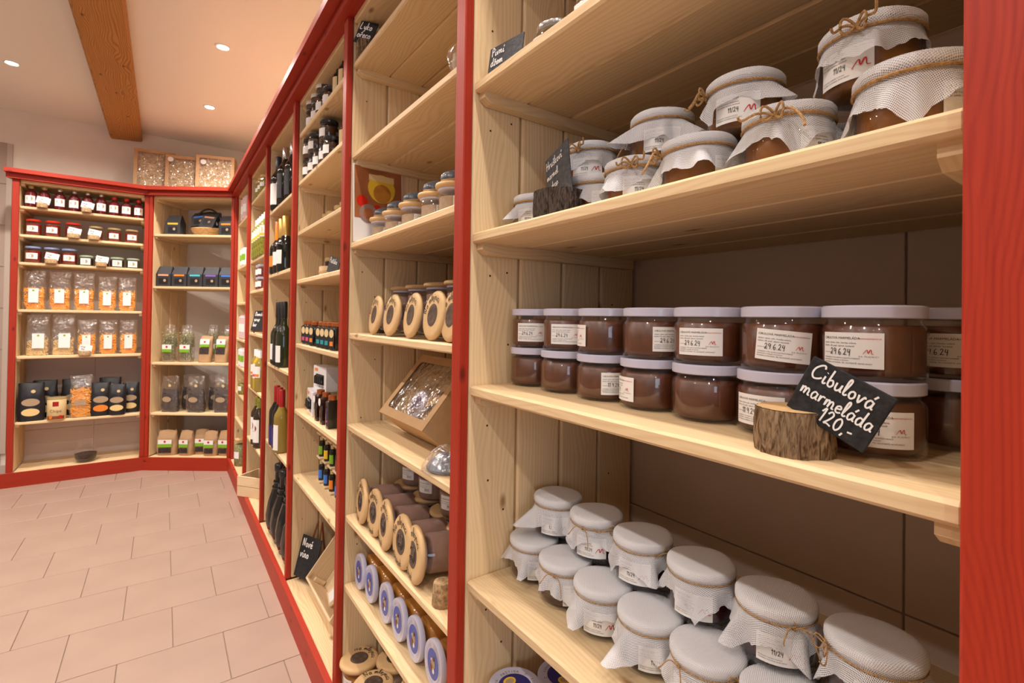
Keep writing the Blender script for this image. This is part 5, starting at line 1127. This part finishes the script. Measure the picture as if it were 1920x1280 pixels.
HJ((0.500, 4.22, 0.6385), A90+R(20), 'green pickle jar with gold lid, lower shelf of the farthest bay', None)
FJ = mk_jar('swing_jar', 'jar', 0.050, 0.200, CUT, HERB, label_h=0.25, neck=0.8)
FJ((0.500, 4.24, 0.0990), A90+R(20), 'tall clear jar of green herbs on the bottom board of the farthest bay', None)

# ------------------------------------------------------------------ end unit against the far wall
YJ2 = 4.955
SB = mk_bottle('syrup_bottle', 0.033, 0.165, REDSYR, GOLDLID, PAPER, (0.18, 0.52), 0.66, 0.42, 0.86, emblem=TANP)
SB2 = mk_bottle('syrup_bottle', 0.033, 0.165, REDSYR, SILVER, PAPER, (0.18, 0.52), 0.66, 0.42, 0.86, emblem=TANP)
SB3 = mk_bottle('syrup_bottle', 0.033, 0.150, REDSYR, REDLID, PAPER, (0.18, 0.55), 0.66, 0.42, 0.86, emblem=TANP)
z = 1.9942
for k, (x, p_) in enumerate([(-0.806, SB), (-0.735, SB), (-0.650, SB2), (-0.568, SB2), (-0.492, SB2), (-0.412, SB2), (-0.333, SB3), (-0.258, SB3), (-0.182, SB3)]):
    p_((x, YJ2, z), R(5*(k % 3)-5), f'red syrup bottle with cream label, top shelf of the end unit, {ORD[k]} from left', 'red syrup bottles on the top shelf')
def mini_sign(loc, rz, label, grp='paper price signs in cork holders', r=0.030):
    t = thing('price_sign', label, 'price sign', loc, rz, grp); part('holder', MB().lathe([(r, 0), (r, 0.030), (r-.002, 0.032), (.001, 0.032)], 24).mesh('holder', CORK, True, 50), t)
    c = part('card', bevel_box(0.075, 0.002, 0.048, 0.0004, WBOX, 'card'), t, (0.006, -0.002, 0.052), (R(-8), R(10), 0)); part('writing', lift(join(hand('sirup', 0.014, -0.03, 0.004, 0.11), hand('100,-', 0.013, -0.024, -0.016, 0.11)), -0.0014).mesh('writing', INK), c); return t
mini_sign((-0.735, YJ2-0.075, z), 0, 'paper price card in a cork holder in front of the second syrup bottle')
mini_sign((-0.490, YJ2-0.075, z), 0, 'paper price card in a cork holder in front of the fifth syrup bottle')
RJA = mk_jar('preserve_jar', 'jar', 0.044, 0.118, REDLID, REDJAM, emblem=TANP, label_h=0.36); RJG = mk_jar('preserve_jar', 'jar', 0.042, 0.108, GOLDLID, REDJAM, emblem=TANP, label_h=0.38)
z = 1.7912
for k, (x, p_) in enumerate([(-0.788, RJA), (-0.686, RJA), (-0.572, RJA), (-0.440, RJG), (-0.330, RJG), (-0.220, RJG)]):
    p_((x, YJ2, z), R(4*(k % 3)-4), f'red preserve jar with {"red" if k < 3 else "gold"} lid, second shelf of the end unit, {ORD[k]} from left', 'red preserve jars on the second shelf')
mini_sign((-0.560, YJ2-0.078, z), 0, 'paper price card in a cork holder hiding the third red-lidded jar', r=0.036); mini_sign((-0.445, YJ2-0.078, z), 0, 'paper price card in a cork holder before the first gold-lidded jar', r=0.034)
BJA = mk_jar('preserve_jar', 'jar', 0.046, 0.120, BLUELID, REDJAM, emblem=TANP, label_h=0.36); BJB = mk_jar('preserve_jar', 'jar', 0.043, 0.080, GREENLID, BROWNJAM, emblem=TANP, label_h=0.6)
z = 1.5922
for k, (x, p_, s_) in enumerate([(-0.788, BJA, 'blue'), (-0.686, BJA, 'blue'), (-0.590, BJA, 'blue'), (-0.492, BJB, 'green'), (-0.400, BJB, 'green'), (-0.308, BJB, 'green'), (-0.208, BJB, 'green')]):
    p_((x, YJ2, z), R(4*(k % 3)-4), f'preserve jar with {s_} lid, third shelf of the end unit, {ORD[k]} from left', 'preserve jars with blue and green lids')
mini_sign((-0.680, YJ2-0.080, z), 0, 'paper price card in a cork holder before the second blue-lidded jar', r=0.034); mini_sign((-0.398, YJ2-0.080, z), 0, 'paper price card in a cork holder between the green-lidded jars', r=0.034)

def pouch(w, d, h, seed, m, n=16, topw=1.0, crump=0.004, name='film', gusset=0.55):
    """stand-up bag: oval base, full belly, flat sealed top"""
    rn = random.Random(seed); v = []; f = []; rows = 11
    ph = [rn.uniform(0, 6.28) for _ in range(4)]
    for j in range(rows+1):
        q = j/rows; ww = w*(0.92+0.10*math.sin(PI*min(1, q*1.3)))*(1 if q < .7 else 1+(topw-1)*(q-.7)/.3); dd = d*(0.75+0.25*math.sin(PI*min(1, q*1.6+0.1))) if q < gusset else d*max(0.05, (1-(q-gusset)/(1-gusset))**0.8)
        for i in range(n):
            a = 2*PI*i/n; ex = 0.6
            cx = math.copysign(abs(math.cos(a))**ex, math.cos(a)); cy = math.copysign(abs(math.sin(a))**ex, math.sin(a))
            c_ = crump*math.sin(5*a+ph[0]+q*7)*math.sin(q*9+ph[1])
            v.append((ww/2*cx+rn.uniform(-1, 1)*crump*.3, (dd/2+c_)*cy, h*q+(crump*math.sin(3*a+ph[2]) if j == rows else 0)))
    for j in range(rows):
        for i in range(n): f.append((j*n+i, j*n+(i+1) % n, (j+1)*n+(i+1) % n, (j+1)*n+i))
    f.append(tuple(range(n-1, -1, -1))); return MB().add(v, f).mesh(name, m, True, 70)
def pasta_fill(w, d, h, m, seed, count=150):
    rn = random.Random(seed); mb = MB()
    for i in range(count):
        x = rn.uniform(-.42, .42)*w; y = -d*0.40+rn.uniform(0, 0.10)*d if rn.random() < .6 else rn.uniform(-.35, .35)*d; z = rn.uniform(0.05, 1.0)*h
        a = rn.uniform(0, PI); L = rn.uniform(.012, .03); P = [(x+L*(q-1)*math.cos(a)+.004*math.sin(q*1.5+a), y, max(.004, z+L*(q-1)*math.sin(a))) for q in range(3)]
        mb.tube([(max(-w*.46, min(w*.46, p[0])), p[1], p[2]) for p in P], 0.0035, 4)
    mb.lathe([(w*.38, .003), (w*.42, h*.3), (w*.40, h*.8), (w*.25, h*.95)], 16, mi=0); o = len(mb.v)-16*4
    for i in range(o, len(mb.v)): x, y, z = mb.v[i]; mb.v[i] = (x, y*d/w*0.9, z)
    return mb.mesh('contents', m)
def pasta_bag(w, d, h, fillm, fh, seed, lab=(0.55, 0.42, 0), labm=PAPER, mark=GREEN):
    def fn():
        t = thing('pasta_bag', '', 'bag')
        c = part('contents', pasta_fill(w*.9, d*.8, h*fh, fillm, seed), t); c['kind'] = 'stuff'
        part('film', pouch(w, d, h, seed, FILM, topw=1.06), t)
        l = part('label', sheet(w*lab[0], h*lab[1], 1, 0, lab[2]*w, h*0.36).xf(lambda x, y, z: (x, -d*0.52-0.002, z)).mesh('label', labm), t)
        part('emblem', disc(w*0.05, 14, 0, lab[2]*w, h*(0.36+lab[1]*0.36)).xf(lambda x, y, z: (x, -d*0.52-0.003, z)).mesh('emblem', mark), l)
        return t
    return Proto(fn)
PO = pasta_bag(0.130, 0.065, 0.285, PASTAO, 0.52, 5, (0.42, 0.36, 0.0)); PP = pasta_bag(0.135, 0.065, 0.300, PASTAP, 0.40, 6, (0.48, 0.36, 0.05)); PO2 = pasta_bag(0.118, 0.060, 0.265, PASTAO, 0.55, 7, (0.42, 0.40, 0.0))
z = 1.2542
for k, x in enumerate((-0.776, -0.638, -0.500)): PO((x, YJ2+.01, z), R(3*k-3), f'clear bag of orange pasta with white label, upper pasta shelf, {ORD[k]} from left', 'clear bags of orange pasta')
for k, x in enumerate((-0.362, -0.240)): PO2((x, YJ2+.01, z), R(-2), f'narrower clear bag of orange pasta, upper pasta shelf, {ORD[k+3]} from left', 'clear bags of orange pasta')
z = 0.9182
for k, x in enumerate((-0.752, -0.612)): PP((x, YJ2+.01, z), R(4*k-2), f'clear bag of pale yellow noodles with white label, {["left", "right"][k]} of the two', 'clear bags of pale noodles')
for k, x in enumerate((-0.478, -0.352, -0.228)): PO2((x, YJ2+.01, z), R(3*k-3), f'clear bag of orange pasta on the lower pasta shelf, {ORD[k]} of its three', 'clear bags of orange pasta')
mini_sign((-0.482, YJ2-0.080, z), 0, 'paper price card in a cork holder on the lower pasta shelf', r=0.036)
def black_bag(w, h, win, seed):
    def fn():
        t = thing('black_pouch', '', 'bag'); d = 0.07
        part('body', pouch(w, d, h, seed, BLACKF, topw=1.0, crump=0.003, name='body'), t)
        for zz, mm, nm in ((h*.50, TANP, 'oval_label'), (h*.24, win, 'oval_window')): part(nm, disc(h*.10, 24, 0, 0, zz, 1.75).xf(lambda x, y, z: (x, -d*.53-.002-abs(x)*0+0, z)).mesh(nm, mm), t)
        part('round_sticker', disc(h*.045, 18, 0, w*.08, h*.78).xf(lambda x, y, z: (x, -d*.40, z)).mesh('round_sticker', GOLDP), t); return t
    return Proto(fn)
BB1 = black_bag(0.150, 0.275, PASTAP, 3); BB2 = black_bag(0.125, 0.255, ORANGE, 4); BB3 = black_bag(0.115, 0.235, PASTAP, 8)
z = 0.4472
BB1((-0.775, 4.930, z), R(4), 'large black pouch with two oval labels at the left end of the black pouch shelf', 'black pouches with oval labels')
BB1((-0.720, 5.060, z), R(-3), 'large black pouch standing behind the left one', 'black pouches with oval labels')
BB2((-0.385, 4.925, z), R(3), 'black pouch with orange oval window right of the noodle bag', 'black pouches with oval labels')
BB3((-0.285, 4.915, z), R(-3), 'smaller black pouch with two pale ovals, right part of the shelf', 'black pouches with oval labels')
BB3((-0.205, 4.985, z), R(-3), 'black pouch touching the right red stile of the end unit', 'black pouches with oval labels')
BB1((-0.340, 5.070, z), R(-3), 'tall black pouch in the back row near the right', 'black pouches with oval labels')
BB1((-0.560, 5.080, z), R(3), 'tall black pouch in the back row behind the tin', 'black pouches with oval labels')
pasta_bag(0.140, 0.075, 0.315, PASTAO, 0.66, 15, (0.50, 0.12, 0.0), TANP, TANP)((-0.500, 4.925, z), R(-3), 'big clear bag of orange pasta with oval label among the black pouches', None)
t = thing('printed_tin', 'yellow printed tin with dark red emblem between black pouch and pasta bag', 'tin', (-0.635, 4.915, z))
part('body', MB().lathe([(0.052, 0), (0.054, .002), (0.054, .150), (0.052, .152)], 32).mesh('body', GOLDP, True, 50), t); part('rim', MB().lathe([(0.0535, .150), (0.0555, .152), (0.0555, .160), (0.052, .162), (.001, .160)], 32).mesh('rim', GOLDLID, True), t)
l = part('emblem', wrap(sheet(0.034, 0.034, 8, 0, 0, 0.040), 0.054, 0.078, lift=.0006).mesh('emblem', WINERED), t); part('lower_band', wrap(sheet(0.11, 0.024, 14, 0, 0, -0.060), 0.054, 0.078, lift=.0006).mesh('lower_band', EASELW), t)
for a_, m_ in ((-0.03, ORANGE), (0.028, REDVEG)): part('vegetable_print', wrap(disc(0.012, 14, 0, a_, -0.056), 0.054, 0.078, lift=.0010).mesh('vegetable_print', m_), t)
part('lettering', wrap(text_mb('Chips', 0.030, 0, -0.022, 'CENTER'), 0.054, 0.078, lift=.0012).mesh('lettering', EASELW), l)
t = thing('glass_tumbler', 'clear stemless glass half full of dark seeds alone on the bottom board', 'glass', (-0.470, 4.965, 0.0990))
c = part('seeds', MB().lathe([(0.040, .006), (0.054, .012), (0.064, .035), (0.066, .062), (.001, .060)], 28).mesh('seeds', SEED, True, 60), t); c['kind'] = 'stuff'
part('glass', MB().lathe([(0.040, 0), (0.056, .006), (0.067, .040), (0.069, .075), (0.066, .120), (0.060, .160)], 36, capt=False).mesh('glass', GLASS, True, 60), t)

# ------------------------------------------------------------------ diagonal corner unit
def pack_box(col, w=0.118, h=0.165, d=0.075):
    def fn():
        t = thing('coffee_pack', '', 'bag'); n = 1
        v = [(-w/2, -d/2, 0), (w/2, -d/2, 0), (w/2, d/2, 0), (-w/2, d/2, 0), (-w/2, -d/2, h*.62), (w/2, -d/2, h*.62), (w/2, d/2, h*.62), (-w/2, d/2, h*.62), (-w*.44, -d*.06, h), (w*.44, -d*.06, h), (w*.44, d*.06, h), (-w*.44, d*.06, h)]
        part('body', MB().add(v, [(0, 3, 2, 1), (0, 1, 5, 4), (1, 2, 6, 5), (2, 3, 7, 6), (3, 0, 4, 7), (4, 5, 9, 8), (5, 6, 10, 9), (6, 7, 11, 10), (7, 4, 8, 11), (8, 9, 10, 11)]).mesh('body', CHAR), t)
        part('colour_strip', bevel_box(w*.70, 0.0012, h*.085, 0.0003, col, 'strip'), t, (0, -d/2-.0007, h*.56))
        part('panel', sheet(w*.62, h*.30, 1, 0, 0, h*.26).xf(lambda x, y, z: (x, -d/2-.0008, z)).mesh('panel', BLACKF), t); part('seal', disc(.011, 14, 0, .012, h*.30).xf(lambda x, y, z: (x, -d/2-.0014, z)).mesh('seal', TANP), t)
        return t
    return Proto(fn)
PBX = [pack_box(c) for c in (SALMON, ORANGE, CYAN, PURPLE, BLUE, YELLOW)]
cn = ['salmon', 'orange', 'cyan', 'purple', 'blue', 'yellow']
for k in range(5): PBX[k](dg(0.090+0.126*k, 0.090, 1.4572), drz, f'black coffee pack with {cn[k]} strip, second shelf of the corner unit', 'black coffee packs in a row')
z = 1.8752
PBX[5](dg(0.150, 0.100, z), drz, 'black coffee pack with yellow strip standing left of the basket', 'coffee packs around the basket')
PBX[1](dg(0.588, 0.085, z), drz+R(-6), 'black coffee pack with orange strip standing right of the basket', 'coffee packs around the basket')
PBX[4](dg(0.590, 0.200, z), drz+R(-4), 'black coffee pack at the far right of the top corner shelf', 'coffee packs around the basket')
bk = thing('wicker_basket', 'round wicker basket lined with black paper, full of coffee packs', 'basket', dg(0.375, 0.165, z), drz)
mb = MB(); 
for j in range(8):
    zz = 0.006+j*0.0085; rr = 0.085+0.045*math.sin(j/8*1.4)
    mb.tube([((rr+0.002*math.sin(12*q+j*PI))*math.cos(2*PI*q/36), (rr*0.75)*math.sin(2*PI*q/36), zz) for q in range(36)], 0.005, 5, closed=True)
part('weave', mb.mesh('weave', WICKER, True), bk)
part('handle', MB().tube([(0.120*math.cos(PI*i/14), 0, 0.06+0.175*math.sin(PI*i/14)) for i in range(15)], 0.008, 6).mesh('handle', BLACKF, True), bk)
part('bow', MB().tube([(0.03*math.sin(2*PI*i/16)+0.07, -0.05, 0.09+0.03*math.sin(4*PI*i/16)) for i in range(16)], 0.009, 6, closed=True).mesh('bow', BLACKF, True), bk)
PBX[4](dg(0.320, 0.150, z+0.072), (R(-28), R(-10), drz+R(8)), 'black coffee pack with blue strip lying in the basket', 'coffee packs around the basket')
PBX[0](dg(0.400, 0.120, z+0.060), (R(-22), R(6), drz-R(4)), 'black coffee pack with salmon strip leaning in the basket', 'coffee packs around the basket')
z = 0.8482
def herb_bag():
    t = thing('herb_bag', '', 'bag'); w, d, h = 0.105, 0.07, 0.300; rn = random.Random(4); mb = MB()
    for i in range(150):
        x, y = rn.uniform(-.4, .4)*w, rn.uniform(-.4, .4)*d; zz = rn.uniform(.01, .55)*h; mb.tube([(x, y, zz), (x+rn.uniform(-.012, .012), y+rn.uniform(-.01, .01), zz+.05)], 0.0018, 3)
    for i in range(120):
        x, y, zz = rn.uniform(-.42, .42)*w, rn.uniform(-.45, .4)*d, rn.uniform(.35, .80)*h; mb.add([(x-.006, y, zz), (x, y-.004, zz-.006), (x+.007, y, zz+.001), (x, y+.003, zz+.007)], [(0, 1, 2, 3)])
    c = part('contents', mb.mesh('contents', HERB), t); c['kind'] = 'stuff'
    part('film', pouch(w, d, h, 44, FILM, topw=0.8), t)
    l = part('label', sheet(w*.72, h*.20, 1, 0, 0, h*.37).xf(lambda x, y, zz: (x, -d*.52-.002, zz)).mesh('label', PAPER), t)
    part('green_band', sheet(w*.72, h*.08, 1, 0, 0, h*.31).xf(lambda x, y, zz: (x, -d*.52-.003, zz)).mesh('green_band', GREEN), l); part('emblem', disc(.009, 14, 0, 0, h*.41).xf(lambda x, y, zz: (x, -d*.52-.003, zz)).mesh('emblem', REDINK), l)
    return t
HB = herb_bag; HBp = Proto(herb_bag)
HBp(dg(0.130, 0.090, z), drz, 'clear bag of dried green herbs, left one on the herb shelf', 'clear bags of dried herbs')
HBp(dg(0.265, 0.095, z), drz+R(6), 'clear bag of dried green herbs, second on the herb shelf', 'clear bags of dried herbs')
HBp(dg(0.400, 0.220, z), drz, 'clear bag of dried herbs behind the left paper bag', 'clear bags of dried herbs')
HBp(dg(0.530, 0.225, z), drz, 'clear bag of dried herbs behind the right paper bag', 'clear bags of dried herbs')
def kraft_tall():
    t = thing('paper_bag', '', 'bag'); w, d, h = 0.105, 0.05, 0.215
    part('body', pouch(w, d, h, 51, KRAFTL, crump=0.002, name='body', gusset=.75), t)
    l = part('label', sheet(w*.72, h*.30, 1, 0, 0, h*.72).xf(lambda x, y, zz: (x, -d*.53-.002, zz)).mesh('label', PAPER), t)
    part('green_band', sheet(w*.72, h*.10, 1, 0, 0, h*.62).xf(lambda x, y, zz: (x, -d*.53-.003, zz)).mesh('green_band', GREEN), l); part('emblem', disc(.008, 14, 0, 0, h*.76).xf(lambda x, y, zz: (x, -d*.53-.003, zz)).mesh('emblem', REDINK), l)
    part('window', sheet(w*.72, h*.22, 1, 0, 0, h*.42).xf(lambda x, y, zz: (x, -d*.53-.002, zz)).mesh('window', TEA), t); return t
KT = Proto(kraft_tall)
KT(dg(0.420, 0.080, z), (R(-8), 0, drz), 'kraft paper bag with green band and dark window, left of the pair', 'tall kraft bags with windows')
KT(dg(0.550, 0.080, z), (R(-8), 0, drz-R(4)), 'kraft paper bag with green band and dark window, right of the pair', 'tall kraft bags with windows')
z = 0.4462
def dark_bag():
    t = thing('tea_bag_pack', '', 'bag'); w, d, h = 0.150, 0.070, 0.290
    c = part('contents', pouch(w*.9, d*.85, h*.62, 62, TEA, crump=0.006, name='contents', gusset=.8), t); c['kind'] = 'stuff'
    part('film', pouch(w, d, h, 61, FILM), t); part('oval_label', disc(h*.075, 24, 0, 0, h*.36, 1.7).xf(lambda x, y, zz: (x, -d*.53-.003, zz)).mesh('oval_label', TANP), t)
    part('round_sticker', disc(h*.04, 16, 0, w*.1, h*.74).xf(lambda x, y, zz: (x, -d*.42, zz)).mesh('round_sticker', GOLDP), t); return t
DBp = Proto(dark_bag)
for k, (u, v_) in enumerate([(0.150, .080), (0.360, .075), (0.570, .085), (0.240, .200), (0.460, .200)]):
    DBp(dg(u, v_, z), drz+R(3*k-5), ['clear pouch of dark fruit, left in the front row', 'clear pouch of dark fruit, middle of the front row', 'clear pouch of dark fruit, right in the front row', 'clear pouch of dark fruit in the back row, left', 'clear pouch of dark fruit in the back row, right'][k], 'clear pouches of dark dried fruit')
def kraft_short(w, seed):
    def fn():
        t = thing('paper_bag', '', 'bag'); d, h = 0.085, 0.195
        part('body', pouch(w, d, h, seed, KRAFTL, crump=0.006, name='body', gusset=.62, topw=0.95), t)
        l = part('label', sheet(w*.66, h*.20, 1, 0, 0, h*.56).xf(lambda x, y, zz: (x, -d*.52-.003, zz)).mesh('label', PAPER), t)
        part('green_band', sheet(w*.66, h*.13, 1, 0, 0, h*.42).xf(lambda x, y, zz: (x, -d*.52-.0035, zz)).mesh('green_band', GREEN), l); part('emblem', disc(.009, 14, 0, 0, h*.58).xf(lambda x, y, zz: (x, -d*.52-.004, zz)).mesh('emblem', REDINK), l)
        part('window', sheet(w*.62, h*.20, 1, 0, 0, h*.22).xf(lambda x, y, zz: (x, -d*.52-.003, zz)).mesh('window', TEA), t); return t
    return Proto(fn)
K1 = kraft_short(0.155, 71); K2 = kraft_short(0.112, 72)
z = 0.0990
for k, (u, v_, p_) in enumerate([(0.135, .085, K1), (0.290, .085, K2), (0.385, .130, K2), (0.490, .080, K2), (0.600, .090, K2)]):
    p_(dg(u, v_, z), drz+R([6, -4, 8, 0, -5][k]), f'short kraft paper bag with green band on the bottom corner shelf, {ORD[k]} from left', 'short kraft bags on the bottom corner shelf')
# ------------------------------------------------------------------ gift boxes on top of the corner
ZT = HT+0.0620+0.0005
zt2 = HT+0.001
b1 = gift_box('kraft window box with straw on top of the shelving, leftmost and tallest', 0.275, 0.400, 0.10, 'window boxes on top of the shelving'); b1.location = (-0.085, 5.00, zt2+0.202); b1.rotation_euler = (R(-4), 0, R(-4))
b2 = gift_box('kraft window box with pale straw and round white tag, middle of the three', 0.235, 0.375, 0.09, 'window boxes on top of the shelving'); b2.location = (0.100, 4.935, zt2+0.1895); b2.rotation_euler = (R(-4), 0, R(-14))
b3 = gift_box('brightly lit window box with round white tag, right of the three beside the long run', 0.285, 0.390, 0.09, 'window boxes on top of the shelving'); b3.location = (0.328, 4.815, zt2+0.197); b3.rotation_euler = (R(-4), 0, R(-18))
for b_, dx_ in ((b2, -0.082), (b3, -0.088)):
    rt_ = part('round_sticker', disc(0.021, 24).mesh('round_sticker', PAPER), b_, (dx_, -0.002, 0.150 if b_ is b2 else 0.135))
